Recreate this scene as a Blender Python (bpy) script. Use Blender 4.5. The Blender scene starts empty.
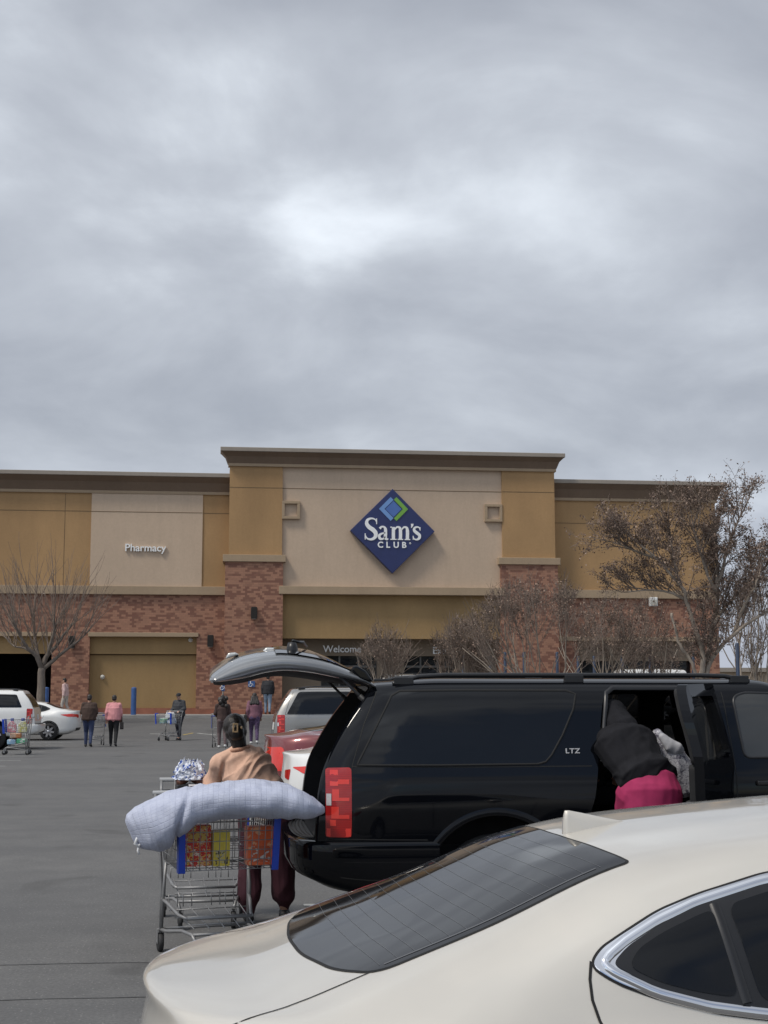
import bpy, bmesh, math, random
from mathutils import Vector, Matrix, noise
from mathutils.bvhtree import BVHTree
from mathutils.geometry import delaunay_2d_cdt

random.seed(11)
C = bpy.context.scene.collection
R = math.radians
PI = math.pi

# ------------------------------------------------------------------ materials
def new_mat(name):
    m = bpy.data.materials.new(name)
    m.use_nodes = True
    return m, m.node_tree, m.node_tree.nodes['Principled BSDF']

def link(nt, a, b):
    nt.links.new(a, b)

def mix_rgb(nt, fac, a, b, blend='MIX'):
    n = nt.nodes.new('ShaderNodeMix'); n.data_type = 'RGBA'; n.blend_type = blend
    for sock, val in ((n.inputs[0], fac), (n.inputs[6], a), (n.inputs[7], b)):
        if hasattr(val, 'is_output'):
            nt.links.new(val, sock)
        elif isinstance(val, (tuple, list)):
            sock.default_value = (val[0], val[1], val[2], 1)
        else:
            sock.default_value = val
    return n.outputs[2]

def tex_noise(nt, scale, detail=4, rough=.55, vec=None, dist=0):
    n = nt.nodes.new('ShaderNodeTexNoise')
    n.inputs['Scale'].default_value = scale
    n.inputs['Detail'].default_value = detail
    n.inputs['Roughness'].default_value = rough
    n.inputs['Distortion'].default_value = dist
    if vec is not None:
        nt.links.new(vec, n.inputs['Vector'])
    return n.outputs['Fac']

def ramp(nt, fac, stops, interp='LINEAR'):
    n = nt.nodes.new('ShaderNodeValToRGB')
    cr = n.color_ramp; cr.interpolation = interp
    while len(cr.elements) < len(stops):
        cr.elements.new(.5)
    for e, (p, c) in zip(cr.elements, stops):
        e.position = p
        e.color = (c, c, c, 1) if not isinstance(c, (tuple, list)) else (c[0], c[1], c[2], 1)
    nt.links.new(fac, n.inputs[0])
    return n.outputs[0]

def coords(nt, kind='Object', scale=None):
    t = nt.nodes.new('ShaderNodeTexCoord').outputs[kind]
    if scale is None:
        return t
    mp = nt.nodes.new('ShaderNodeMapping')
    mp.inputs['Scale'].default_value = scale
    nt.links.new(t, mp.inputs[0])
    return mp.outputs[0]

def bump(nt, bs, height, strength=.3, dist=.01):
    b = nt.nodes.new('ShaderNodeBump')
    b.inputs['Strength'].default_value = strength
    b.inputs['Distance'].default_value = dist
    nt.links.new(height, b.inputs['Height'])
    nt.links.new(b.outputs[0], bs.inputs['Normal'])

def mat(name, col, rough=.6, metal=0, var=.12, scale=4, bmp=0, bscale=60, coat=0, bdist=.004, stretch=None, spec=None):
    """plain procedural material: base colour broken by noise, optional bump"""
    m, nt, bs = new_mat(name)
    v = coords(nt, 'Object', stretch)
    if var > 0:
        n = tex_noise(nt, scale, 5, .6, v)
        f = ramp(nt, n, [(.3, 0), (.7, 1)])
        lo = tuple(c * (1 - var) for c in col); hi = tuple(min(1, c * (1 + var)) for c in col)
        link(nt, mix_rgb(nt, f, lo, hi), bs.inputs['Base Color'])
    else:
        bs.inputs['Base Color'].default_value = (*col, 1)
    bs.inputs['Roughness'].default_value = rough
    bs.inputs['Metallic'].default_value = metal
    if spec is not None:
        bs.inputs['Specular IOR Level'].default_value = spec
    if coat:
        bs.inputs['Coat Weight'].default_value = coat
        bs.inputs['Coat Roughness'].default_value = .03
    if bmp:
        bump(nt, bs, tex_noise(nt, bscale, 3, .6, v), bmp, bdist)
    return m

def paint_mat(name, col, metal=.3, rough=.35, dust=.1, dustcol=(.35, .32, .28), spec=.5, coatw=1, cior=1.5):
    """car paint: flake base under a clear coat, with faint road dust"""
    m, nt, bs = new_mat(name)
    v = coords(nt, 'Object')
    n = tex_noise(nt, 2.2, 3, .55, v)
    f = ramp(nt, n, [(.35, 0), (.75, dust)])
    link(nt, mix_rgb(nt, f, col, dustcol), bs.inputs['Base Color'])
    n2 = tex_noise(nt, 6, 2, .5, v)
    link(nt, ramp(nt, n2, [(.3, rough * .85), (.75, min(1, rough * 1.25))]), bs.inputs['Roughness'])
    bs.inputs['Metallic'].default_value = metal
    bs.inputs['Coat Weight'].default_value = coatw
    bs.inputs['Coat IOR'].default_value = cior
    bs.inputs['Specular IOR Level'].default_value = spec
    link(nt, ramp(nt, n2, [(.3, .015), (.8, .07)]), bs.inputs['Coat Roughness'])
    return m

def glass_dark(name, col=(.0035, .004, .005), rough=.02):
    m, nt, bs = new_mat(name)
    v = coords(nt, 'Object')
    n = tex_noise(nt, 3, 5, .7, v)
    link(nt, ramp(nt, n, [(.3, rough), (.8, rough + .05)]), bs.inputs['Roughness'])
    link(nt, mix_rgb(nt, n, col, tuple(c * 1.8 for c in col)), bs.inputs['Base Color'])
    bs.inputs['IOR'].default_value = 1.5; bs.inputs['Specular IOR Level'].default_value = .34
    bump(nt, bs, tex_noise(nt, 1.6, 2, .5, coords(nt, 'Object', (.7, 1, 2.2))), .22, .04)
    return m

# ------------------------------------------------------------------ objects
def tag(o, label=None, cat=None, group=None, kind=None):
    if label: o['label'] = label
    if cat: o['category'] = cat
    if group: o['group'] = group
    if kind: o['kind'] = kind
    return o

def empty(name, loc=(0, 0, 0), rz=0, label=None, cat=None, group=None):
    o = bpy.data.objects.new(name, None); C.objects.link(o)
    o.location = loc; o.rotation_euler = (0, 0, rz); o.empty_display_size = .1
    return tag(o, label, cat, group)

def obj(name, me, mats, parent=None, smooth=False):
    o = bpy.data.objects.new(name, me); C.objects.link(o)
    if not isinstance(mats, (list, tuple)): mats = [mats]
    if len(me.materials) == 0:
        for m in mats: me.materials.append(m)
    if smooth:
        me.polygons.foreach_set('use_smooth', [True] * len(me.polygons))
    if parent is not None: o.parent = parent
    return o

def copy_tree(o, parent=None):
    c = o.copy(); C.objects.link(c)
    if parent is not None: c.parent = parent
    for ch in list(o.children): copy_tree(ch, c)
    return c

class MB:
    """collects shapes into one mesh"""
    def __init__(s): s.v = []; s.f = []; s.m = []; s.cur = 0; s.sm = []; s.smooth = False
    def mi(s, i): s.cur = i; return s
    def add(s, vs, fs, smooth=None):
        b = len(s.v); s.v.extend([tuple(p) for p in vs])
        for f in fs:
            s.f.append([b + i for i in f]); s.m.append(s.cur); s.sm.append(s.smooth if smooth is None else smooth)
        return s
    def box(s, x0, x1, y0, y1, z0, z1, M=None):
        vs = [Vector((x, y, z)) for x in (x0, x1) for y in (y0, y1) for z in (z0, z1)]
        if M is not None: vs = [M @ p for p in vs]
        return s.add(vs, [(0, 1, 3, 2), (4, 6, 7, 5), (0, 4, 5, 1), (2, 3, 7, 6), (0, 2, 6, 4), (1, 5, 7, 3)])
    def tube(s, pts, r, n=8, closed=False, caps=True, smooth=True):
        pts = [Vector(p) for p in pts]; N = len(pts)
        rs = r if isinstance(r, (list, tuple)) else [r] * N
        vs = []; fs = []; prev = None
        for i in range(N):
            a = pts[(i - 1) % N] if (closed or i > 0) else pts[i]
            b = pts[(i + 1) % N] if (closed or i < N - 1) else pts[i]
            t = (b - a)
            if t.length < 1e-9: t = Vector((0, 0, 1))
            t.normalize()
            if prev is None:
                ref = Vector((0, 0, 1)) if abs(t.z) < .9 else Vector((1, 0, 0))
                u = t.cross(ref).normalized()
            else:
                u = (prev - t * prev.dot(t))
                u = u.normalized() if u.length > 1e-6 else t.orthogonal().normalized()
            prev = u; w = t.cross(u)
            for k in range(n):
                an = 2 * PI * k / n
                vs.append(pts[i] + (u * math.cos(an) + w * math.sin(an)) * rs[i])
        for i in range(N if closed else N - 1):
            j = (i + 1) % N
            for k in range(n):
                k2 = (k + 1) % n
                fs.append((i * n + k, i * n + k2, j * n + k2, j * n + k))
        if caps and not closed:
            fs.append(tuple(range(n))[::-1]); fs.append(tuple((N - 1) * n + k for k in range(n)))
        return s.add(vs, fs, smooth)
    def rod(s, p, q, r, n=6): return s.tube([p, q], r, n)
    def lathe(s, prof, c=(0, 0, 0), axis='z', n=24, M=None, smooth=True):
        """prof: list of (radius, height) turned about the axis through c"""
        vs = []; fs = []; c = Vector(c); K = len(prof)
        for i in range(n):
            a = 2 * PI * i / n
            for r, h in prof:
                p = Vector((r * math.cos(a), r * math.sin(a), h))
                if axis == 'y': p = Vector((p.x, -p.z, p.y))
                if axis == 'x': p = Vector((p.z, p.x, p.y))
                p = p + c
                if M is not None: p = M @ p
                vs.append(p)
        for i in range(n):
            j = (i + 1) % n
            for k in range(K - 1):
                fs.append((i * K + k, j * K + k, j * K + k + 1, i * K + k + 1))
        return s.add(vs, fs, smooth)
    def prism(s, outline, a0, a1, axis='y', M=None):
        """outline of 2-D points pushed from a0 to a1 along the axis"""
        n = len(outline)
        def P(p, a):
            q = {'y': (p[0], a, p[1]), 'x': (a, p[0], p[1]), 'z': (p[0], p[1], a)}[axis]
            q = Vector(q)
            return M @ q if M is not None else q
        vs = [P(p, a0) for p in outline] + [P(p, a1) for p in outline]
        fs = [tuple(range(n))[::-1], tuple(range(n, 2 * n))]
        for i in range(n):
            j = (i + 1) % n; fs.append((i, j, n + j, n + i))
        return s.add(vs, fs)
    def ell(s, c, r, n=12, m=8, M=None):
        vs = []; fs = []; c = Vector(c)
        for i in range(m + 1):
            th = PI * i / m
            for k in range(n):
                a = 2 * PI * k / n
                p = Vector((r[0] * math.sin(th) * math.cos(a), r[1] * math.sin(th) * math.sin(a), r[2] * math.cos(th)))
                if M is not None: p = M @ p
                vs.append(c + p)
        for i in range(m):
            for k in range(n):
                fs.append((i * n + k, (i + 1) * n + k, (i + 1) * n + (k + 1) % n, i * n + (k + 1) % n))
        return s.add(vs, fs, True)
    def mesh(s, name='m'):
        me = bpy.data.meshes.new(name); me.from_pydata(s.v, [], s.f); me.update()
        me.polygons.foreach_set('material_index', s.m)
        me.polygons.foreach_set('use_smooth', s.sm)
        bm = bmesh.new(); bm.from_mesh(me); bmesh.ops.recalc_face_normals(bm, faces=bm.faces); bm.to_mesh(me); bm.free()
        return me
    def build(s, name, mats, parent=None, bevel=0, seg=2, fix=True):
        me = s.mesh(name)
        o = obj(name, me, mats, parent)
        if bevel:
            b = o.modifiers.new('bevel', 'BEVEL'); b.width = bevel; b.segments = seg
            b.limit_method = 'ANGLE'; b.angle_limit = R(35)
        return o

def rot_fix(o, rx=0, ry=0, rz=0):
    o.rotation_euler = (rx, ry, rz); return o

def text_mesh(txt, size, depth, bold=0.0, align='CENTER', spacing=1.0, shear=0.0):
    """lettering drawn with the built-in font, turned into a plain mesh in the XZ plane"""
    cu = bpy.data.curves.new('letters', 'FONT'); cu.body = txt; cu.size = size
    cu.extrude = depth / 2; cu.align_x = align; cu.align_y = 'CENTER'; cu.offset = bold
    cu.space_character = spacing; cu.shear = shear; cu.resolution_u = 4
    o = bpy.data.objects.new('tmp', cu); C.objects.link(o)
    dg = bpy.context.evaluated_depsgraph_get()
    me = bpy.data.meshes.new_from_object(o.evaluated_get(dg))
    bpy.data.objects.remove(o)
    me.transform(Matrix.Rotation(PI / 2, 4, 'X'))
    return me

def ground_z(y):
    if y < 55: return 0.0
    if y > 64: return .60
    t = (y - 55) / 9
    return .60 * (t * t * (3 - 2 * t) * .6 + t * .4 * t)

def smoothstep(a, b, x):
    t = max(0, min(1, (x - a) / (b - a))); return t * t * (3 - 2 * t)

# measuring helper: a point of the photograph at a known depth, height or place across
_PS = R(6.6); _TH = math.atan(180 / 1400)
_FW = Vector((math.sin(_PS) * math.cos(_TH), math.cos(_PS) * math.cos(_TH), math.sin(_TH)))
_RT = Vector((math.cos(_PS), -math.sin(_PS), 0))
_UP = _RT.cross(_FW)
def sight(u, v): return _FW + _RT * ((u - 384) / 1400) + _UP * ((512 - v) / 1400)
def at_y(u, v, y):
    r = sight(u, v); t = y / r.y
    return Vector((r.x * t, y, 1.78 + r.z * t))
def at_z(u, v, z):
    r = sight(u, v); t = (z - 1.78) / r.z
    return Vector((r.x * t, r.y * t, z))
def on_ground(u, v):
    z = 0.0
    for k in range(30):
        p = at_z(u, v, z); z = ground_z(p.y) * .5 + z * .5
    p.z = ground_z(p.y); return p
# ------------------------------------------------------------------ camera, light, sky
S = bpy.context.scene
cam_d = bpy.data.cameras.new('camera'); cam = bpy.data.objects.new('camera', cam_d); C.objects.link(cam)
cam.location = (0, 0, 1.78)
cam.rotation_euler = (R(90) + math.atan(180 / 1400), 0, -R(6.6))
cam_d.sensor_fit = 'VERTICAL'; cam_d.sensor_height = 36; cam_d.lens = 1400 / 1024 * 36
cam_d.clip_start = .1; cam_d.clip_end = 6000
S.camera = cam

SUN_EL, SUN_AZ = 55, 242      # compass-like: azimuth from +Y clockwise (sun behind the camera)
sdir = Vector((math.sin(R(SUN_AZ)) * math.cos(R(SUN_EL)), math.cos(R(SUN_AZ)) * math.cos(R(SUN_EL)), math.sin(R(SUN_EL))))
sl = bpy.data.lights.new('sun', 'SUN'); sun = bpy.data.objects.new('sun', sl); C.objects.link(sun)
sl.energy = 1.7; sl.angle = R(11); sl.color = (1, .93, .83)
sun.rotation_euler = (-sdir).to_track_quat('-Z', 'Y').to_euler()
sun.location = sdir * 50

W = bpy.data.worlds.new('World'); S.world = W; W.use_nodes = True
nt = W.node_tree; bg = nt.nodes['Background']; bg.inputs[1].default_value = .1
sky = nt.nodes.new('ShaderNodeTexSky'); sky.sky_type = 'NISHITA'; sky.sun_disc = False
sky.sun_elevation = R(SUN_EL); sky.sun_rotation = R(SUN_AZ)
tc = nt.nodes.new('ShaderNodeTexCoord')
sep = nt.nodes.new('ShaderNodeSeparateXYZ'); link(nt, tc.outputs['Generated'], sep.inputs[0])
def wm(op, a, b=None):
    n = nt.nodes.new('ShaderNodeMath'); n.operation = op
    for i, v in enumerate((a, b)):
        if v is None: continue
        if hasattr(v, 'is_output'): nt.links.new(v, n.inputs[i])
        else: n.inputs[i].default_value = v
    return n.outputs[0]
zc = wm('ADD', wm('MAXIMUM', sep.outputs[2], 0), .36)
comb = nt.nodes.new('ShaderNodeCombineXYZ')
link(nt, wm('DIVIDE', sep.outputs[0], zc), comb.inputs[0]); link(nt, wm('DIVIDE', sep.outputs[1], zc), comb.inputs[1])
comb.inputs[2].default_value = 3.7
def cl_noise(scale, detail, rough, off, sx=1, sy=1, dist=0.):
    mp = nt.nodes.new('ShaderNodeMapping'); mp.inputs['Location'].default_value = off
    mp.inputs['Scale'].default_value = (sx, sy, 1)
    link(nt, comb.outputs[0], mp.inputs[0])
    return tex_noise(nt, scale, detail, rough, mp.outputs[0], dist)
big = cl_noise(1.5, 2, .5, (1.3, 3.1, 0))
mid = cl_noise(3.0, 7, .53, (7.7, 2.2, 0), .9, 1.0, .35)
fine = cl_noise(6.5, 5, .5, (1.2, 8.6, 0), 1, .9, .2)
dens = wm('ADD', wm('ADD', wm('MULTIPLY', big, .42), wm('MULTIPLY', mid, .46)), wm('MULTIPLY', fine, .12))
cloudcol = ramp(nt, dens, [(.33, (.74, .785, .84)), (.395, (.53, .565, .612)), (.45, (.412, .438, .482)), (.52, (.34, .362, .405)), (.61, (.26, .28, .322))], 'B_SPLINE')
# lower sky turns bluer and a little darker
low = ramp(nt, sep.outputs[2], [(0.04, 1), (.17, 0)])
cloudcol = mix_rgb(nt, wm('MULTIPLY', low, .6), cloudcol, (.345, .38, .475))
# cloud deck is brightest round the hidden sun
dotn = nt.nodes.new('ShaderNodeVectorMath'); dotn.operation = 'DOT_PRODUCT'
link(nt, tc.outputs['Generated'], dotn.inputs[0]); dotn.inputs[1].default_value = sdir
glow = wm('ADD', 1.0, wm('MULTIPLY', wm('POWER', wm('MAXIMUM', dotn.outputs['Value'], 0), 3), .9))
sc = nt.nodes.new('ShaderNodeVectorMath'); sc.operation = 'SCALE'
link(nt, cloudcol, sc.inputs[0]); link(nt, wm('MULTIPLY', glow, 10.0), sc.inputs['Scale'])
# the deck breaks up into blue gaps on the far side of the lot, behind the viewer
gap = ramp(nt, cl_noise(2.0, 4, .5, (9.1, 2.2, 0), 1, 1, .4), [(.50, 0), (.60, 1)])
back = ramp(nt, wm('MULTIPLY', sep.outputs[1], -1), [(.1, 0), (.45, 1)])
cover = wm('SUBTRACT', .93, wm('MULTIPLY', wm('MULTIPLY', gap, back), .78))
link(nt, mix_rgb(nt, cover, sky.outputs[0], sc.outputs[0]), bg.inputs[0])

S.view_settings.view_transform = 'Standard'; S.view_settings.look = 'None'
S.view_settings.exposure = .43; S.view_settings.gamma = 1; S.view_settings.use_curve_mapping = False
S.render.engine = 'CYCLES'
S.cycles.max_bounces = 8; S.cycles.transparent_max_bounces = 12
# ------------------------------------------------------------------ car tools
def pchip(keys):
    xs = [k[0] for k in keys]; ys = [k[1] for k in keys]; n = len(xs)
    if n == 1: return lambda x: ys[0]
    h = [xs[i + 1] - xs[i] for i in range(n - 1)]; d = [(ys[i + 1] - ys[i]) / h[i] for i in range(n - 1)]
    m = [d[0]] + [0] * (n - 2) + [d[-1]]
    for i in range(1, n - 1):
        if d[i - 1] * d[i] > 0:
            w1 = 2 * h[i] + h[i - 1]; w2 = h[i] + 2 * h[i - 1]
            m[i] = (w1 + w2) / (w1 / d[i - 1] + w2 / d[i])
    def f(x):
        if x <= xs[0]: return ys[0]
        if x >= xs[-1]: return ys[-1]
        i = max(k for k in range(n - 1) if xs[k] <= x)
        t = (x - xs[i]) / h[i]
        return ((1 + 2 * t) * (1 - t) ** 2 * ys[i] + t * (1 - t) ** 2 * h[i] * m[i] + t * t * (3 - 2 * t) * ys[i + 1] + t * t * (t - 1) * h[i] * m[i + 1])
    return f

def crom(P, m):
    """interpolating curve through the points P, m steps a span"""
    out = []; n = len(P)
    for i in range(n - 1):
        p0 = P[i - 1] if i > 0 else P[i] * 2 - P[i + 1]; p1 = P[i]; p2 = P[i + 1]
        p3 = P[i + 2] if i + 2 < n else P[i + 1] * 2 - P[i]
        d1 = max((p1 - p0).length, 1e-5) ** .5; d2 = max((p2 - p1).length, 1e-5) ** .5; d3 = max((p3 - p2).length, 1e-5) ** .5
        m1 = (p1 - p0) / d1 - (p2 - p0) / (d1 + d2) + (p2 - p1) / d2; m1 = m1 * d2
        m2 = (p2 - p1) / d2 - (p3 - p1) / (d2 + d3) + (p3 - p2) / d3; m2 = m2 * d2
        for k in range(m):
            t = k / m
            out.append(p1 * ((1 + 2 * t) * (1 - t) ** 2) + m1 * (t * (1 - t) ** 2) + p2 * (t * t * (3 - 2 * t)) + m2 * (t * t * (t - 1)))
    out.append(P[-1]); return out

def arc_pts(cx, cz, r, a0, a1, n): return [(cx + r * math.cos(R(a0 + (a1 - a0) * i / n)), cz + r * math.sin(R(a0 + (a1 - a0) * i / n))) for i in range(n + 1)]

def rounded(pts, r, n=5):
    out = []; N = len(pts); rr = r if isinstance(r, (list, tuple)) else [r] * N
    for i in range(N):
        p = Vector(pts[i]); a = Vector(pts[i - 1]) - p; b = Vector(pts[(i + 1) % N]) - p
        q = min(rr[i], a.length * .48, b.length * .48)
        if q < 1e-4: out.append(tuple(p)); continue
        A = p + a.normalized() * q; B = p + b.normalized() * q
        for k in range(n + 1):
            t = k / n
            out.append(tuple(A * (1 - t) ** 2 + p * 2 * t * (1 - t) + B * t * t))
    return out

class Body:
    """car body lofted through feature lines. feats: list of (ykeys, zkeys, tail_dx, nose_dx)"""
    def __init__(s, L, feats, wkeys, ns=130, m=5, tail_bulge=.06, nose_bulge=.08, smooth=4, end=.28):
        wf = pchip(wkeys); F = [(pchip(a), pchip(b), c, d) for a, b, c, d in feats]
        st = [L * (.5 - .5 * math.cos(PI * i / (ns - 1))) * .35 + L * i / (ns - 1) * .65 for i in range(ns)]
        lines = []
        for fy, fz, dt, dn in F:
            ln = [Vector((x, fy(x) * wf(x), fz(x))) for x in st]
            for it in range(smooth):
                ln = [ln[0]] + [ln[i] * .5 + (ln[i - 1] + ln[i + 1]) * .25 for i in range(1, ns - 1)] + [ln[-1]]
            for i, x in enumerate(st):
                ln[i].x += dt * math.exp(-(x / end) ** 1.5) + dn * math.exp(-((L - x) / end) ** 1.5)
            lines.append(ln)
        rings = []
        for i in range(ns):
            half = crom([ln[i] for ln in lines], m)
            rings.append(half)
        K = len(rings[0])
        vs = []; fs = []
        idx = []
        for r in rings:                       # right (y<0) from bottom to top, then left back down
            row = []
            for k in range(K): row.append(len(vs)); vs.append(Vector((r[k].x, -r[k].y, r[k].z)))
            for k in range(K - 2, 0, -1): row.append(len(vs)); vs.append(r[k].copy())
            idx.append(row)
        n = len(idx[0])
        for i in range(ns - 1):
            for k in range(n):
                fs.append((idx[i][k], idx[i][(k + 1) % n], idx[i + 1][(k + 1) % n], idx[i + 1][k]))
        for i, bulge, flip in ((0, -tail_bulge, False), (ns - 1, nose_bulge, True)):
            row = idx[i]; T = 10; prev = [row[k] for k in range(K)]
            half = rings[i]
            for t in range(1, T + 1):
                u = 1 - 2 * t / T; cur = []
                for k in range(K):
                    if k in (0, K - 1): cur.append(row[k]); continue
                    if t == T: cur.append(row[n - k]); continue
                    env = math.sin(PI * min(1, max(0, k / (K - 1)))) ** .5
                    vs.append(Vector((half[k].x + bulge * (1 - u * u) * env, -half[k].y * u, half[k].z))); cur.append(len(vs) - 1)
                for k in range(K - 1):
                    q = [prev[k], prev[k + 1], cur[k + 1], cur[k]]
                    u2 = []
                    for a in q:
                        if a not in u2: u2.append(a)
                    if len(u2) > 2: fs.append(tuple(u2))
                prev = cur
        me = bpy.data.meshes.new('body'); me.from_pydata(vs, [], fs)
        bm = bmesh.new(); bm.from_mesh(me); bmesh.ops.recalc_face_normals(bm, faces=bm.faces); bm.to_mesh(me)
        bm.normal_update()
        s.tris = []
        bt = bm.copy(); bmesh.ops.triangulate(bt, faces=bt.faces); bt.normal_update(); bt.verts.ensure_lookup_table()
        s.bv = [v.co.copy() for v in bt.verts]; s.bn = [v.normal.copy() for v in bt.verts]
        s.bf = [[v.index for v in f.verts] for f in bt.faces]
        bt.free(); bm.free()
        s.bvh = BVHTree.FromPolygons(s.bv, s.bf)
        s.me = me; s.L = L
        me.polygons.foreach_set('use_smooth', [True] * len(me.polygons))
    def cut(s, cutters, name, mats, parent):
        """body mesh minus cutter meshes (list of mesh), smooth normals kept from the loft"""
        o = obj(name, s.me, mats, parent)
        tmp = []
        for c in cutters:
            co = bpy.data.objects.new('cut', c); C.objects.link(co); tmp.append(co)
            if parent is not None: co.parent = parent
            if len(c.materials) == 0:
                for m in s.me.materials: c.materials.append(m)
            md = o.modifiers.new('b', 'BOOLEAN'); md.operation = 'DIFFERENCE'; md.object = co; md.solver = 'EXACT'
        if tmp:
            dg = bpy.context.evaluated_depsgraph_get(); dg.update()
            me = bpy.data.meshes.new_from_object(o.evaluated_get(dg))
            o.modifiers.clear()
            for t in tmp: bpy.data.objects.remove(t)
            o.data = me
        me = o.data
        # keep the smooth normals of the loft on the outer skin, flat on cut walls
        nrm = []
        for p in me.polygons:
            c = p.center; loc, n, fi, dist = s.bvh.find_nearest(c)
            onskin = dist is not None and dist < .004
            p.use_smooth = True
            for li in p.loop_indices:
                vco = me.vertices[me.loops[li].vertex_index].co
                nrm.append(s.normal_at(vco) if onskin else p.normal.copy())
        me.normals_split_custom_set([tuple(x) for x in nrm])
        return o
    def normal_at(s, co):
        loc, n, fi, d = s.bvh.find_nearest(co)
        if fi is None: return Vector((0, 0, 1))
        return s.interp(loc, fi)
    def interp(s, loc, fi):
        a, b, c = s.bf[fi]
        A, B, Cc = s.bv[a], s.bv[b], s.bv[c]
        v0 = B - A; v1 = Cc - A; v2 = loc - A
        d00 = v0.dot(v0); d01 = v0.dot(v1); d11 = v1.dot(v1); d20 = v2.dot(v0); d21 = v2.dot(v1)
        den = d00 * d11 - d01 * d01
        if abs(den) < 1e-14: return s.bn[a]
        v = (d11 * d20 - d01 * d21) / den; w = (d00 * d21 - d01 * d20) / den
        return (s.bn[a] * (1 - v - w) + s.bn[b] * v + s.bn[c] * w).normalized()
    def hit(s, p, axis, side):
        if axis == 'y': o, d = Vector((p[0], side * 4, p[1])), Vector((0, -side, 0))
        elif axis == 'z': o, d = Vector((p[0], p[1], 5)), Vector((0, 0, -1))
        else: o, d = Vector((side * 10 + (s.L if side > 0 else 0), p[0], p[1])), Vector((-side, 0, 0))
        loc, n, fi, dist = s.bvh.ray_cast(o, d)
        if loc is None:
            loc, n, fi, dist = s.bvh.find_nearest(Vector((p[0], side * .8, p[1])) if axis == 'y' else (Vector((p[0], p[1], 1)) if axis == 'z' else Vector((0 if side < 0 else s.L, p[0], p[1]))))
        return loc, s.interp(loc, fi)
    def patch(s, name, outline, mats, parent, axis='y', side=-1, off=.003, res=.05, skirt=.02):
        """a panel laid on the body: outline in 2-D, pressed onto the skin, with its own edge thickness"""
        pts = []
        N = len(outline)
        for i in range(N):
            a = Vector(outline[i]); b = Vector(outline[(i + 1) % N]); k = max(1, int((b - a).length / res))
            for t in range(k): pts.append(tuple(a + (b - a) * t / k))
        nb = len(pts)
        xs = [p[0] for p in pts]; ys = [p[1] for p in pts]
        def inside(q):
            c = False; j = nb - 1
            for i in range(nb):
                if (ys[i] > q[1]) != (ys[j] > q[1]) and q[0] < (xs[j] - xs[i]) * (q[1] - ys[i]) / (ys[j] - ys[i]) + xs[i]: c = not c
                j = i
            return c
        allp = list(pts); x = min(xs) + res / 2
        while x < max(xs):
            y = min(ys) + res / 2
            while y < max(ys):
                if inside((x, y)) and min((x - a) ** 2 + (y - b) ** 2 for a, b in pts) > (res * .45) ** 2: allp.append((x, y))
                y += res
            x += res
        r = delaunay_2d_cdt([Vector(p) for p in allp], [(i, (i + 1) % nb) for i in range(nb)], [list(range(nb))], 1, 1e-6)
        v2, _, f2 = r[0], r[1], r[2]
        vs = []; nn = []
        for p in v2:
            loc, n = s.hit(p, axis, side); vs.append(loc + n * off); nn.append(n)
        fs = [tuple(f) for f in f2]
        # orient
        if fs:
            f = fs[0]; fn = (vs[f[1]] - vs[f[0]]).cross(vs[f[2]] - vs[f[0]])
            if fn.dot(nn[f[0]]) < 0: fs = [f[::-1] for f in fs]
        ec = {}
        for f in fs:
            for i in range(len(f)): ec[(f[i], f[(i + 1) % len(f)])] = 1
        bed = [e for e in ec if (e[1], e[0]) not in ec]
        low = {}
        for a, b in bed:
            for q in (a, b):
                if q not in low: low[q] = len(vs); vs.append(vs[q] - nn[q] * skirt); nn.append(nn[q])
        sk = [(b, a, low[a], low[b]) for a, b in bed]
        me = bpy.data.meshes.new(name); me.from_pydata(vs, [], fs + sk)
        me.polygons.foreach_set('use_smooth', [True] * len(me.polygons))
        o = obj(name, me, mats, parent)
        me.normals_split_custom_set_from_vertices([tuple(n) for n in nn])
        return o
    def strip(s, name, path, width, mats, parent, axis='y', side=-1, off=.002, closed=False, res=.03, raise_=0, mb=None):
        """a narrow band laid along a line on the body (gap, moulding)"""
        pts = []; N = len(path)
        for i in range(N if closed else N - 1):
            a = Vector(path[i]); b = Vector(path[(i + 1) % N]); k = max(1, int((b - a).length / res))
            for t in range(k): pts.append(a + (b - a) * t / k)
        if not closed: pts.append(Vector(path[-1]))
        n = len(pts); vs = []; fs = []
        wd = width if callable(width) else (lambda t: width)
        cols = 5 if raise_ else 2
        for i in range(n):
            a = pts[i - 1] if (closed or i > 0) else pts[i]; b = pts[(i + 1) % n] if (closed or i < n - 1) else pts[i]
            t = (b - a).normalized(); nn = Vector((-t.y, t.x))
            w = wd(i / max(1, n - 1))
            for c in range(cols):
                u = -1 + 2 * c / (cols - 1)
                loc, nr = s.hit(pts[i] + nn * (u * w / 2), axis, side)
                vs.append(loc + nr * (off + raise_ * (1 - u ** 4)) if (cols == 2 or 0 < c < cols - 1) else loc - nr * .004)
        for i in range(n if closed else n - 1):
            j = (i + 1) % n
            for c in range(cols - 1): fs.append((i * cols + c, i * cols + c + 1, j * cols + c + 1, j * cols + c))
        if mb is not None: mb.add(vs, fs, True); return None
        me = bpy.data.meshes.new(name); me.from_pydata(vs, [], fs)
        bm = bmesh.new(); bm.from_mesh(me); bmesh.ops.recalc_face_normals(bm, faces=bm.faces); bm.to_mesh(me); bm.free()
        me.polygons.foreach_set('use_smooth', [True] * len(me.polygons))
        return obj(name, me, mats, parent)

def cyl_mesh(cx, cz, r, y0, y1, n=40):
    mb = MB(); mb.prism([(cx + r * math.cos(2 * PI * i / n), cz + r * math.sin(2 * PI * i / n)) for i in range(n)], y0, y1, 'y'); return mb.mesh()

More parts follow.
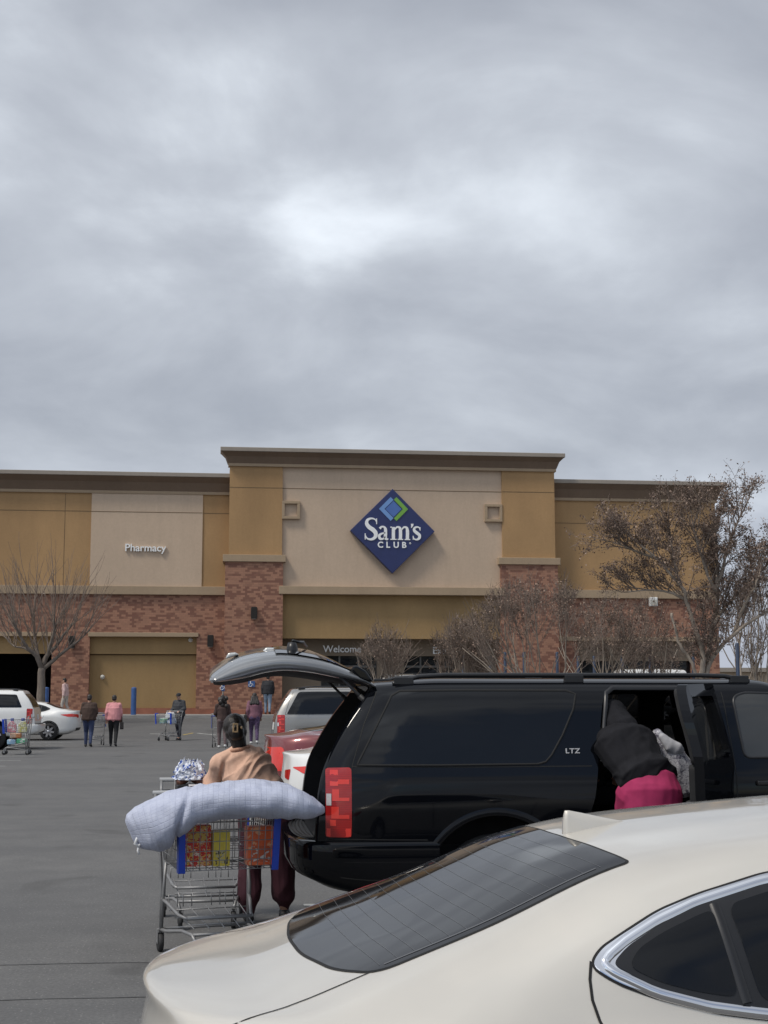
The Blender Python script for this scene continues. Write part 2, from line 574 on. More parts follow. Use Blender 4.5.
def wheel(parent, x, y, r, w, side, mats, spokes=5, rim_r=None):
    """one wheel: rim with spokes, tyre as its own part; side -1 faces -y"""
    rim_r = rim_r or r * .68
    e = MB(); T = []
    for k in range(9):
        a = PI * k / 8; T.append((rim_r + (r - rim_r) * (math.sin(a) ** .4 if 0 < k < 8 else 0), -w / 2 + w * k / 8))
    rm = MB()
    f = side * w / 2
    rm.lathe([(rim_r * 1.0, -f * .9), (rim_r * 1.0, f * .95), (rim_r * .93, f * 1.0), (rim_r * .9, f * .8), (rim_r * .88, -f * .5)], (0, 0, 0), 'y', 32)
    M0 = None
    for k in range(spokes):
        a = 2 * PI * k / spokes + .3
        M = Matrix.Rotation(a, 4, 'Y')
        hw = rim_r * .17
        yo = -f * .82 if False else -(f * .82)
        # axis 'y' lathe flips height, so outer face is at y = -height ; keep the same sense
        rm.prism([(rim_r * .1, -hw * 1.2), (rim_r * .9, -hw * .75), (rim_r * .9, hw * .75), (rim_r * .1, hw * 1.2)], -f * -.72 if False else f * .7, f * .86, 'y', M)
    rm.lathe([(0, -f * .92), (rim_r * .2, -f * .92), (rim_r * .24, -f * .8), (rim_r * .24, -f * .5)], (0, 0, 0), 'y', 16)
    o = rm.build('wheel', [mats['rim']], parent); o.location = (x, y, r)
    dk = MB(); dk.lathe([(0, f * .1), (rim_r * .9, f * .1)], (0, 0, 0), 'y', 24); dk.build('brake_disc', [mats['dark']], o)
    t = MB(); t.lathe(T, (0, 0, 0), 'y', 36); t.build('tyre', [mats['tyre']], o)
    return o
# ------------------------------------------------------------------ shared materials
CM = {
    'tyre': mat('tyre_rubber', (.022, .022, .022), .85, 0, .2, 8, .3, 90),
    'rim': mat('alloy', (.55, .55, .56), .28, .9, .08, 6),
    'dark': mat('dark_plastic', (.018, .018, .019), .55, 0, .2, 9, .15, 200),
    'black_trim': mat('black_trim', (.012, .012, .013), .35, 0, .2, 7),
    'gap': mat('panel_gap', (.006, .006, .006), .8, 0, 0),
    'chrome': mat('chrome', (.82, .82, .83), .06, 1, .04, 5),
    'glass': glass_dark('tinted_glass'),
    'beige_glass': glass_dark('rear_glass', (.008, .0082, .009), .015),
    'interior': mat('dark_cabin', (.012, .012, .013), .85, 0, .3, 6),
    'taupe_trim': mat('taupe_trim', (.17, .155, .125), .7, 0, .12, 5, .2, 150),
    'white_plate': mat('plate_white', (.7, .7, .7), .4, 0, .06, 9),
    'amber': mat('amber_lens', (.5, .12, .01), .2, 0, .1, 9),
}
def lens_mat(name, col, bands=26):
    """red tail lamp: lens over darker and brighter ribs"""
    m, nt, bs = new_mat(name)
    v = coords(nt, 'Object')
    w = nt.nodes.new('ShaderNodeTexWave'); w.bands_direction = 'Z'; w.inputs['Scale'].default_value = bands
    w.inputs['Distortion'].default_value = .3; nt.links.new(v, w.inputs[0])
    n = tex_noise(nt, 14, 3, .6, v)
    f = mix_rgb(nt, .5, w.outputs['Fac'], n)
    link(nt, mix_rgb(nt, f, tuple(c * .6 for c in col), col), bs.inputs['Base Color'])
    bs.inputs['Roughness'].default_value = .12
    bs.inputs['Coat Weight'].default_value = .3; bs.inputs['Coat Roughness'].default_value = .02
    return m
CM['lens'] = lens_mat('red_lens', (.55, .016, .014))
CM['lens_dark'] = lens_mat('deep_red_lens', (.38, .014, .013))
CM['lens_hot'] = lens_mat('bright_red_lens', (.80, .05, .035), 40)
CM['lens_clear'] = mat('clear_lens', (.55, .52, .5), .15, .3, .15, 12, coat=1)
# ------------------------------------------------------------------ sedans
def sedan_body(L=4.85, W=.92, ztop=1.475, deck=1.05, x_bl=.44, x_rt=1.2, dz=0):
    s = L / 4.85
    feats = [
        # (y keys), (z keys), tail dx, nose dx
        ([(0, 0.0001), (L, 0.0001)], [(0, .36), (.5, .22), (3.9 * s, .2), (L, .26)], .10, -.06),
        ([(0, .62), (L, .62)], [(0, .36), (.5, .22), (3.9 * s, .2), (L, .26)], .10, -.06),
        ([(0, .845), (L, .845)], [(0, .40), (.6, .30), (3.9 * s, .28), (L, .30)], .08, -.02),
        ([(0, W * .985), (L, W * .985)], [(0, .58), (.6, .54), (3.9 * s, .52), (L, .48)], .05, .02),
        ([(0, W), (L, W)], [(0, .76), (.9, .78), (2.4 * s, .74), (3.9 * s, .7), (L, .6)], .06, .0),
        ([(0, W * .985), (.6, W * .985), (2.2 * s, W * .975), (L, W * .97)], [(0, .88), (.9, .93), (2.4 * s, .86), (3.9 * s, .83), (L, .66)], .075, -.04),
        ([(0, .79), (.55, .84), (1.1 * s, .80), (2.2 * s, .795), (3.2 * s, .80), (3.8 * s, .8), (L, .78)],
         [(0, deck - .075), (.3, deck - .045), (.7, deck - .02), (1.1 * s, 1.03 + dz), (2.3 * s, .96 + dz), (3.3 * s, .94), (3.8 * s, .93), (4.3 * s, .84), (L, .69)], .09, -.06),
        ([(0, .66), (.45, .70), (.9 * s, .685), (1.4 * s, .675), (2.2 * s, .69), (2.9 * s, .68), (3.5 * s, .72), (L, .66)],
         [(0, deck - .03), (.36, deck + .005), (.46, deck + .025), (.8 * s, 1.15), (1.25 * s, 1.25), (1.7 * s, 1.275), (2.4 * s, 1.275), (2.9 * s, 1.21), (3.45 * s, 1.0), (3.9 * s, .955), (4.3 * s, .88), (L, .71)], .075, -.08),
        ([(0, .55), (.45, .58), (1.2 * s, .545), (2.2 * s, .58), (2.9 * s, .58), (3.5 * s, .64), (L, .5)],
         [(0, deck - .02), (x_bl - .12, deck + .008), (x_bl - .04, deck + .03), (.8 * s, 1.20), (x_rt, 1.342), (1.5 * s, 1.382), (2.2 * s, 1.402), (2.7 * s, 1.385), (3.05 * s, 1.31), (3.45 * s, 1.10), (3.8 * s, .985), (4.3 * s, .90), (L, .72)], .065, -.09),
        ([(0, .3), (.45, .33), (1.2 * s, .30), (2.2 * s, .32), (3.5 * s, .36), (L, .26)],
         [(0, deck - .01), (x_bl - .15, deck + .012), (x_bl - .07, deck + .035), (.8 * s, 1.228), (x_rt, 1.378), (1.45 * s, 1.415), (2.2 * s, ztop - .012), (2.75 * s, ztop - .03), (3.1 * s, 1.34), (3.5 * s, 1.12), (3.85 * s, 1.0), (4.3 * s, .925), (L, .725)], .06, -.1),
        ([(0, .0001), (L, .0001)],
         [(0, deck - .008), (x_bl - .17, deck + .014), (x_bl - .09, deck + .037), (.8 * s, 1.236), (x_rt, 1.388), (1.45 * s, 1.425), (2.2 * s, ztop), (2.75 * s, ztop - .018), (3.1 * s, 1.35), (3.5 * s, 1.13), (3.85 * s, 1.005), (4.3 * s, .93), (L, .73)], .06, -.1),
    ]
    return Body(L, feats, [(0, .60), (.04, .69), (.1, .785), (.2, .87), (.38, .945), (.7, 1), (L - 1.0, 1), (L - .5, .95), (L - .2, .86), (L, .66)], tail_bulge=.075, nose_bulge=.1)

def finish_sedan(root, B, P, wr=.33, detail=1, dlo=None, lamp=None, backlight=None, hw=.82):
    """cut wheel arches and lay glass, lamps, trims and gaps on the body"""
    L = B.L; ax1, ax2 = 1.03, 1.03 + 2.8 * L / 4.85
    cs = []
    for ax in (ax1, ax2):
        for sd in (-1, 1): cs.append(cyl_mesh(ax, wr + .01, wr + .055, sd * .62, sd * 1.1))
    body = B.cut(cs, 'body', [P, CM['dark']], root)
    for ax in (ax1, ax2):
        for sd in (-1, 1): wheel(root, ax, sd * (.92 - .115), wr, .2, sd, CM, 10 if detail else 7)
    for sd in (-1, 1):
        g = MB()
        for pth in ([(2.42 * L / 4.85, 1.36), (2.45 * L / 4.85, .95), (2.45 * L / 4.85, .4)], [(1.42, .55), (1.30, .75), (1.2, .93)], [(1.42, .55), (1.5, .4), (2.45 * L / 4.85, .33), (3.35 * L / 4.85, .34), (3.5 * L / 4.85, .9)]):
            B.strip('', pth, .008, None, None, 'y', sd, .0015, mb=g)
        g.build('panel_gap', [CM['gap']], body)
    for sd in (-1, 1):
        h = MB(); h.tube([(2.0, sd * .925, .845), (2.02, sd * .95, .85), (2.18, sd * .95, .85), (2.2, sd * .925, .845)], .012, 8); h.build('door_handle', [P], root)
        m = MB(); m.ell((3.05 * L / 4.85, sd * 1.0, 1.0), (.09, .1, .065)); m.tube([(3.08 * L / 4.85, sd * .82, .96), (3.05 * L / 4.85, sd * .95, .98)], .02, 6); m.build('wing_mirror', [P], root)
    return body

def build_beige_sedan():
    root = empty('parked_car', (-.20, 3.88, 0), R(4.5), 'champagne beige sedan with chrome edged side window and shark fin aerial on its roof', 'car', 'cars parked along the right side of the aisle')
    P = paint_mat('champagne_paint', (.58, .55, .49), .3, .42, .14, (.5, .46, .40))
    B = sedan_body()
    body = finish_sedan(root, B, P, .335, 1)
    # rear screen
    bl = [(1.185, -.475), (.535, -.53), (.46, -.40), (.415, -.15), (.41, 0), (.415, .15), (.45, .40), (.535, .565), (1.185, .46), (1.165, .25), (1.155, 0), (1.165, -.25)]
    bl = rounded(bl, [.012, .05, .1, .1, .1, .1, .15, .09, .012, .1, .1, .1])
    B.strip('', bl, .016, None, None, 'z', 1, .0012, True, mb=(sg := MB()))
    sg.build('screen_seal', [CM['gap']], root)
    rs = B.patch('rear_window', bl, CM['beige_glass'], root, 'z', 1, .003, .04, .006)
    dl = MB()
    for k in range(14):
        x = .55 + k * .044; hw = .50 - .045 * (x - .5) / .7
        B.strip('', [(x + .0, -hw), (x - .02, -hw * .5), (x - .026, 0), (x - .02, hw * .5), (x, hw)], .0008, None, None, 'z', 1, .0042, res=.08, mb=dl)
    for sd in (-1, 1): B.strip('', [(.56, sd * .50), (1.11, sd * .455)], .005, None, None, 'z', 1, .0042, mb=dl)
    dl.build('defroster_line', [mat('defroster', (.085, .085, .088), .3, 0, 0)], rs)
    # side glass: chrome ring, glass, divider
    dlo = DLO_SEDAN
    for sd in (-1, 1):
        k = MB(); B.strip('', rounded(dlo['outer'], dlo['r']), .012, None, None, 'y', sd, .002, True, mb=k)
        k.build('window_seal', [CM['gap']], root)
        B.patch('window_surround', rounded(dlo['outer'], dlo['r']), CM['chrome'], root, 'y', sd, .007, .035, .012)
        no, ni = dlo['outer'], dlo['inner']; rp = []
        oc = [Vector(p) for p in rounded(no, dlo['r'])]; ic = [Vector(p) for p in rounded(ni, dlo['ri'])]
        for q in oc[::2]:
            w_ = min(ic, key=lambda e: (e - q).length); rp.append(tuple((q + w_) / 2))
        B.strip('chrome_bead', rp, .030, CM['chrome'], root, 'y', sd, .006, True, raise_=.007)
        B.patch('side_window', rounded(dlo['inner'], dlo['ri']), CM['black_trim'], root, 'y', sd, .010, .04, .006)
        for q in dlo['glass']: B.patch('window_pane', rounded(q, .03), CM['glass'], root, 'y', sd, .0125, .04, .005)
        B.strip('window_divider', dlo['divider'], .04, CM['black_trim'], root, 'y', sd, .011, raise_=.004)
    # lid gap
    lg = MB()
    for sd in (-1, 1): B.strip('', [(.53, sd * .51), (.35, sd * .53), (.23, sd * .567), (.15, sd * .575)], .006, None, None, 'z', 1, .0012, mb=lg)
    lg.build('lid_gap', [CM['gap']], body)
    for sd in (-1, 1): B.strip('door_gap', [(1.002, 1.165), (.990, 1.13), (.986, 1.09), (.993, 1.05), (1.03, .96), (1.12, .86), (1.25, .78)], .007, [CM['gap']], body, 'y', sd, .0018)
    # aerial fin
    f = MB(); fx = 1.175; base = 1.372
    prof = [(0, .052, .030), (.012, .066, .012), (.02, .070, .003)]
    secs = []
    n = 14
    for i in range(n + 1):
        t = i / n
        h = .068 * (1 - t) ** 1.15 * (1 if t > .02 else .97)
        hwid = .021 * (math.sin(PI * min(1, .12 + t * .88)) ** .6 if t < .999 else .0)
        secs.append((fx + .012 * (1 - t) * 0 + t * .18, h, max(hwid, .001)))
    vs = []; fs = []
    for x, h, wv in secs:
        zb = B.hit((x, 0), 'z', 1)[0].z - .004
        for u in range(9):
            a = PI * u / 8
            yy = -math.cos(a) * wv; zz = zb + (h + .004) * (math.sin(a) ** .55)
            tip = (math.sin(a) ** 2) * .006
            vs.append((x + tip, yy * (1 - .55 * math.sin(a)), zz))
    for i in range(n):
        for u in range(8): fs.append((i * 9 + u, i * 9 + u + 1, (i + 1) * 9 + u + 1, (i + 1) * 9 + u))
    fs.append(tuple(range(9))); f.add(vs, fs, True); f.build('aerial_fin', [P], root)
    # lamps, plate, bumper trim
    for sd in (-1, 1):
        B.patch('tail_lamp', rounded([(.02, .84), (.42, .90), (.34, .80), (.10, .76), (.0, .78)], .03), CM['lens'], root, 'y', sd, .006, .04)
        B.patch('tail_lamp', rounded([(sd * .30, .84), (sd * .62, .86), (sd * .62, .77), (sd * .34, .80)], .03), CM['lens'], root, 'x', -1, .008, .05)
        B.patch('headlight', rounded([(4.35, .75), (4.75, .70), (4.72, .62), (4.5, .64)], .03), CM['lens_clear'], root, 'y', sd, .006, .05)
    B.patch('number_plate', [(-.16, .72), (.16, .72), (.16, .56), (-.16, .56)], CM['white_plate'], root, 'x', -1, .01, .06)
    B.patch('grille', rounded([(-.42, .62), (.42, .62), (.3, .34), (-.3, .34)], .05), CM['dark'], root, 'x', 1, .006, .07)
    B.patch('windscreen', rounded([(3.08, -.55), (3.62, -.68), (3.74, 0), (3.62, .68), (3.08, .55), (3.03, 0)], [.05, .1, .4, .1, .05, .3]), CM['glass'], root, 'z', 1, .003, .07)
    return root
DLO_SEDAN = {
    'outer': [(1.0, 1.157), (1.03, 1.186), (1.09, 1.216), (1.19, 1.261), (1.30, 1.294), (1.48, 1.335), (1.72, 1.362), (2.1, 1.375), (2.5, 1.355), (2.85, 1.285), (3.3, 1.03), (2.6, .995), (2.0, 1.0), (1.6, 1.018), (1.39, 1.040), (1.27, 1.058), (1.14, 1.091), (1.05, 1.124)],
    'r': .03,
    'inner': [(1.048, 1.157), (1.092, 1.191), (1.17, 1.228), (1.28, 1.268), (1.467, 1.312), (1.72, 1.340), (2.1, 1.352), (2.5, 1.332), (2.82, 1.266), (3.2, 1.047), (2.6, 1.015), (2.0, 1.019), (1.6, 1.034), (1.39, 1.056), (1.23, 1.080), (1.14, 1.107)],
    'ri': .02,
    'glass': [[(1.085, 1.15), (1.115, 1.185), (1.18, 1.216), (1.285, 1.252), (1.318, 1.26), (1.335, 1.08), (1.24, 1.095), (1.15, 1.118)], [(1.36, 1.27), (1.48, 1.298), (1.72, 1.325), (2.1, 1.337), (2.38, 1.325), (2.38, 1.035), (2.0, 1.035), (1.6, 1.05), (1.39, 1.07)], [(2.44, 1.32), (2.8, 1.25), (3.12, 1.06), (2.6, 1.032), (2.45, 1.033)]],
    'divider': [(1.328, 1.272), (1.335, 1.2), (1.353, 1.068)],
}

def build_sedan(name, label, loc, rz, paint, group, lamp=None, dz=0):
    root = empty(name, loc, rz, label, 'car', group)
    B = sedan_body(4.8, .91, 1.45, 1.06 + dz)
    finish_sedan(root, B, paint, .335, 0)
    bl = rounded([(1.20, -.50), (.55, -.60), (.42, 0), (.55, .60), (1.20, .50), (1.17, 0)], [.05, .1, .5, .1, .05, .3])
    B.patch('rear_window', bl, CM['glass'], root, 'z', 1, .003, .07, .006)
    d = DLO_SEDAN
    for sd in (-1, 1):
        B.patch('window_surround', rounded(d['outer'], .03), CM['black_trim'], root, 'y', sd, .004, .07, .01)
        for q in d['glass'][0:]: B.patch('side_window', rounded(q, .02), CM['glass'], root, 'y', sd, .008, .07, .005)
        # lamp sweeping round the corner
        B.patch('tail_lamp', rounded(lamp or [(.03, .93), (.15, .955), (.50, .93), (.30, .84), (.02, .80)], .03), CM['lens_hot'], root, 'y', sd, .006, .04)
        B.patch('tail_lamp', rounded([(sd * .26, .92), (sd * .48, .94), (sd * .48, .82), (sd * .30, .84)], .03), CM['lens'], root, 'x', -1, .006, .05)
        B.patch('headlight', rounded([(4.3, .75), (4.7, .70), (4.67, .62), (4.45, .64)], .03), CM['lens_clear'], root, 'y', sd, .006, .05)
    B.patch('number_plate', [(-.16, .80), (.16, .80), (.16, .65), (-.16, .65)], CM['white_plate'], root, 'x', -1, .01, .06)
    B.patch('diffuser', [(-.55, .46), (.55, .46), (.5, .36), (-.5, .36)], CM['dark'], root, 'x', -1, .012, .06)
    B.patch('windscreen', rounded([(3.05, -.55), (3.58, -.68), (3.70, 0), (3.58, .68), (3.05, .55), (3.0, 0)], [.05, .1, .4, .1, .05, .3]), CM['glass'], root, 'z', 1, .003, .08)
    B.patch('grille', rounded([(-.42, .62), (.42, .62), (.3, .34), (-.3, .34)], .05), CM['dark'], root, 'x', 1, .006, .08)
    return root
# ------------------------------------------------------------------ large SUV (three uses: black, silver, white)
def suv_body(L=5.65, top=1.93, tail=1.0):
    q = L / 5.65
    def hood(z, *rest): return rest
    feats = [
        ([(0, .0001), (L, .0001)], [(0, .56), (.5, .42), (.9, .34), (L - .8, .30), (L, .36)], .16, -.06),
        ([(0, .80), (L, .80)], [(0, .56), (.5, .42), (.9, .34), (L - .8, .30), (L, .36)], .16, -.06),
        ([(0, .945), (L, .945)], [(0, .58), (.5, .47), (.9, .42), (L - .8, .40), (L, .42)], .16, -.03),
        ([(0, .99), (L, .985)], [(0, .66), (L, .64)], .16, .0),
        ([(0, 1.0), (L, .985)], [(0, .93), (3.8 * q, .93), (L, .86)], .17, .0),
        ([(0, .985), (3.8 * q, .985), (L, .96)], [(0, 1.17), (3.8 * q, 1.15), (4.4 * q, 1.08), (L, .98)], .2, -.02),
        ([(0, .955), (3.8 * q, .955), (L, .93)], [(0, 1.285), (3.9 * q, 1.27), (4.4 * q, 1.15), (L, 1.03)], .235 * tail, -.04),
        ([(0, .885), (3.6 * q, .87), (4.2 * q, .87), (L, .86)], [(0, 1.54), (3.5 * q, 1.54), (4.0 * q, 1.34), (4.45 * q, 1.19), (L, 1.05)], .37 * tail, -.06),
        ([(0, .81), (3.5 * q, .80), (4.3 * q, .78), (L, .72)], [(0, top - .16), (3.4 * q, top - .15), (3.75 * q, 1.60), (4.25 * q, 1.28), (4.5 * q, 1.22), (L, 1.07)], .50 * tail, -.07),
        ([(0, .73), (3.5 * q, .72), (4.3 * q, .6), (L, .6)], [(0, top - .075), (.9, top - .06), (3.4 * q, top - .055), (3.7 * q, 1.74), (4.3 * q, 1.28), (4.55 * q, 1.225), (L, 1.08)], .56 * tail, -.08),
        ([(0, .60), (3.5 * q, .60), (4.3 * q, .45), (L, .45)], [(0, top - .045), (.9, top - .018), (3.4 * q, top - .02), (3.7 * q, 1.78), (4.32 * q, 1.29), (4.6 * q, 1.23), (L, 1.085)], .59 * tail, -.08),
        ([(0, .30), (L, .25)], [(0, top - .03), (.9, top - .003), (3.4 * q, top - .004), (3.7 * q, 1.80), (4.34 * q, 1.295), (4.6 * q, 1.235), (L, 1.09)], .61 * tail, -.09),
        ([(0, .0001), (L, .0001)], [(0, top - .03), (.9, top), (3.4 * q, top), (3.7 * q, 1.81), (4.35 * q, 1.30), (4.6 * q, 1.24), (L, 1.09)], .62 * tail, -.09),
    ]
    return Body(L, feats, [(0, .90), (.12, .945), (.3, .975), (.6, 1), (L - .9, 1), (L - .4, .96), (L - .12, .90), (L, .84)], ns=150, tail_bulge=0.0, nose_bulge=.07, end=.85, smooth=3)

def suv_bumper(front=False, L=5.65):
    path = [(1.0, -.995), (.42, -.992), (.2, -.965), (.09, -.88), (.03, -.70), (.0, -.4), (-.01, 0)]
    path = path + [(x, -y) for x, y in path[-2::-1]]
    P = crom([Vector((x, y, 0)) for x, y in path], 5)
    prof = [(-.16, .775), (-.01, .777), (.006, .770), (.011, .75), (.009, .62), (-.004, .54), (-.03, .45), (-.12, .41), (-.2, .42)]
    vs = []; fs = []; n = len(prof); N = len(P)
    for i in range(N):
        a = P[max(0, i - 1)]; b = P[min(N - 1, i + 1)]; t = (b - a).normalized(); nr = Vector((t.y, -t.x, 0))
        if nr.dot(Vector((P[i].x - 1.2, P[i].y, 0))) < 0: nr = -nr
        rear = max(0, 1 - P[i].x / .5)
        for o_, z in prof: vs.append(P[i] + nr * o_ + Vector((0, 0, z + (.10 * rear if z < .5 else .03 * rear if z < .6 else 0))))
    for i in range(N - 1):
        for k in range(n - 1): fs.append((i * n + k, i * n + k + 1, (i + 1) * n + k + 1, (i + 1) * n + k))
    if front:
        vs = [Vector((L - v.x, v.y, v.z - .02)) for v in vs]
    mb = MB(); mb.add(vs, fs, True)
    return mb

QWIN = [(.445, 1.283), (.59, 1.55), (.70, 1.752), (.76, 1.785), (1.2, 1.79), (1.95, 1.788), (2.015, 1.765), (1.985, 1.66), (1.89, 1.48), (1.80, 1.345), (1.755, 1.30), (1.70, 1.285), (1.0, 1.28)]
RDWIN = [(2.14, 1.30), (2.2, 1.6), (2.28, 1.75), (2.95, 1.765), (2.98, 1.31)]
FDWIN = [(3.19, 1.32), (3.165, 1.74), (3.25, 1.775), (3.62, 1.765), (3.85, 1.60), (4.06, 1.42), (4.08, 1.33)]

def lamp_parts(B, root, sd, tone):
    """tall rear lamp: dark lens, glowing-looking ribs and a clear reversing segment"""
    lp = B.patch('tail_lamp', rounded([(.232, .805), (.232, 1.262), (.405, 1.268), (.405, .805)], .025), CM['lens_dark'], root, 'y', sd, .006, .03, .03)
    q = lambda a, b: (.229 + (a - 400) / 175 * .18, 1.27 - (b - 630) / 421 * .47)
    for (x0, y0, x1, y1) in ((432, 648, 484, 742), (484, 704, 556, 732), (446, 762, 490, 832), (490, 812, 556, 832), (440, 866, 488, 936), (488, 914, 556, 936), (432, 944, 470, 980), (410, 994, 566, 1042)):
        a, b = q(x0, y0), q(x1, y1)
        vs = []; 
        for (x, z) in ((a[0], b[1]), (b[0], b[1]), (b[0], a[1]), (a[0], a[1])):
            loc, n = B.hit((x, z), 'y', sd); vs.append(loc + n * .0085)
        bars = MB(); vs += [v - B.hit((v.x, v.z), 'y', sd)[1] * .004 for v in vs]; bars.add(vs, [(0, 1, 2, 3), (0, 4, 5, 1), (1, 5, 6, 2), (2, 6, 7, 3), (3, 7, 4, 0)]); bars.build('lamp_rib', [tone], lp)
    w = MB(); vs = []
    a, b = q(408, 788), q(440, 858)
    for (x, z) in ((a[0], b[1]), (b[0], b[1]), (b[0], a[1]), (a[0], a[1])):
        loc, n = B.hit((x, z), 'y', sd); vs.append(loc + n * .009)
    w.add(vs, [(0, 1, 2, 3)]); w.build('reversing_lamp', [CM['lens_clear']], lp)

def roof_rack(root, B, m, x0=.72, x1=3.35):
    for sd in (-1, 1):
        r = MB(); pts = []
        for i in range(15):
            x = x0 + (x1 - x0) * i / 14; z = B.hit((x, sd * .66), 'z', 1)[0].z
            e = min(i, 14 - i); pts.append((x, sd * .66, z + (.005 if e == 0 else .045 if e > 1 else .04)))
        r.tube(pts, .018, 8)
        for x in (x0 + .08, (x0 + x1) / 2, x1 - .08):
            z = B.hit((x, sd * .66), 'z', 1)[0].z; r.box(x - .07, x + .07, sd * .66 - .022, sd * .66 + .022, z - .01, z + .045)
        r.build('roof_rail', [m], root, .006)

def finish_suv(root, B, P, rails, openings=None, holes=(), arch=.455, glass=None):
    L = B.L; q = L / 5.65; ax1 = 1.40; ax2 = L - 1.02; wr = .405
    cs = []
    for ax in (ax1, ax2):
        for sd in (-1, 1):
            cs.append(cyl_mesh(ax, wr + .04, arch + .045, sd * .66, sd * 1.2))
    if openings: cs += openings
    for c in cs: 
        c.polygons.foreach_set('material_index', [1] * len(c.polygons))
    body = B.cut(cs, 'body', [P, CM['interior']], root)
    for ax in (ax1, ax2):
        for sd in (-1, 1):
            wheel(root, ax, sd * .875, wr, .26, sd, CM, 6)
            fl = MB(); pts = [Vector(p) for p in arc_pts(ax, wr + .04, arch + .045, -18, 198, 30)]
            vs = []; fs = []
            for i, p in enumerate(pts):
                rad = (p - Vector((ax, wr + .04))).normalized()
                for k, (dr, out) in enumerate(((-.012, -.05), (-.004, .004), (.012, .008), (.03, .006), (.06, -.003))):
                    pp = p + rad * dr; loc, n = B.hit((pp.x, pp.y), 'y', sd); vs.append(loc + n * out)
            for i in range(len(pts) - 1):
                for k in range(4): fs.append((i * 5 + k, i * 5 + k + 1, (i + 1) * 5 + k + 1, (i + 1) * 5 + k))
            fl.add(vs, fs, True); fl.build('wheel_arch', [P], root)
            ln = MB(); ln.lathe([(0, -sd * .63), (arch + .02, -sd * .63), (arch + .035, -sd * .66), (arch + .035, -sd * .955)], (ax, 0, wr + .04), 'y', 40); ln.build('wheel_liner', [CM['interior']], root)
    suv_bumper().build('rear_bumper', [P, CM['dark']], root)
    sp = MB(); vs = []; fs = []
    for i in range(13):
        y = -.80 + 1.6 * i / 12; e = .09 * (abs(y) / .8) ** 3
        vs += [(.03 + e, y, .779), (.22, y, .781)]
    for i in range(12): fs.append((2 * i, 2 * i + 1, 2 * i + 3, 2 * i + 2))
    sp.add(vs, fs)
    for k in range(5):
        sp.tube([(.05 + .03 * k + .09 * (abs(-.78 + 1.56 * i / 12) / .8) ** 3 * (1 - k / 5), -.78 + 1.56 * i / 12, .784) for i in range(13)], .006, 4)
    sp.build('step_pad', [CM['dark']], root)
    suv_bumper(True, L).build('front_bumper', [P], root)
    roof_rack(root, B, rails, .72, L - 2.3)
    lamps = CM['lens_hot']
    for sd in (-1, 1):
        lamp_parts(B, root, sd, lamps)
        B.patch('headlight', rounded([(L - .45, .98), (L - .1, .95), (L - .1, .74), (L - .42, .76)], .03), CM['lens_clear'], root, 'y', sd, .006, .05)
    B.patch('windscreen', rounded([(L - 2.03, -.62), (L - 1.38, -.74), (L - 1.32, 0), (L - 1.38, .74), (L - 2.03, .62), (L - 2.06, 0)], [.05, .1, .4, .1, .05, .3]), CM['glass'], root, 'z', 1, .004, .08)
    B.patch('grille', rounded([(-.55, 1.0), (.55, 1.0), (.55, .72), (-.55, .72)], .04), CM['dark'], root, 'x', 1, .01, .08)
    return body

def suv_gaps(B, body, sd, rear_door=True):
    g = MB()
    B.strip('', [(.60, 1.78), (.50, 1.56), (.412, 1.283), (.41, 1.268)], .007, None, None, 'y', sd, .0015, mb=g)
    B.strip('', [(.41, 1.274), (1.2, 1.268), (2.08, 1.27)], .007, None, None, 'y', sd, .0015, mb=g)
    B.strip('', [(.23, .795), (.41, .792), (.92, .785)], .008, None, None, 'y', sd, .0015, mb=g)
    B.strip('', [(3.09, 1.78), (3.11, 1.3), (3.11, .5)], .008, None, None, 'y', sd, .0015, mb=g)
    B.strip('', [(3.10, .5), (4.15, .5), (4.18, .95), (4.12, 1.25)], .008, None, None, 'y', sd, .0015, mb=g)
    if rear_door: B.strip('', [(2.2, 1.79), (2.13, 1.55), (2.10, 1.28), (2.05, 1.0), (1.93, .72), (1.95, .5), (3.09, .5)], .008, None, None, 'y', sd, .0015, mb=g)
    g.build('panel_gap', [CM['gap']], body)
    h = MB()
    for x in (2.25, 3.25) if rear_door else (3.25,): h.box(x, x + .2, sd * 1.0 - .015, sd * 1.0 + .02, 1.13, 1.165)
    h.build('door_handle', [CM['black_trim']], body, .01)
    m = MB(); m.ell((4.05, sd * 1.12, 1.30), (.07, .12, .11)); m.rod((4.05, sd * .93, 1.27), (4.05, sd * 1.06, 1.27), .03); m.build('wing_mirror', [CM['black_trim']], body)

def seat_mb(x, y, w=.52, back_h=.62, head=True, zf=.78):
    s = MB(); s.smooth = True
    s.box(x, x + .5, y - w / 2, y + w / 2, zf + .12, zf + .28)
    M = Matrix.Translation((x + .03, y, zf + .25)) @ Matrix.Rotation(-R(14), 4, 'Y')
    s.box(-.07, .08, -w / 2, w / 2, 0, back_h, M)
    h = MB(); h.smooth = True
    h.box(-.05, .06, -.14, .14, back_h + .03, back_h + .22, M)
    h.rod(M @ Vector((0, -.06, back_h - .02)), M @ Vector((0, -.06, back_h + .06)), .008); h.rod(M @ Vector((0, .06, back_h - .02)), M @ Vector((0, .06, back_h + .06)), .008)
    return s, h

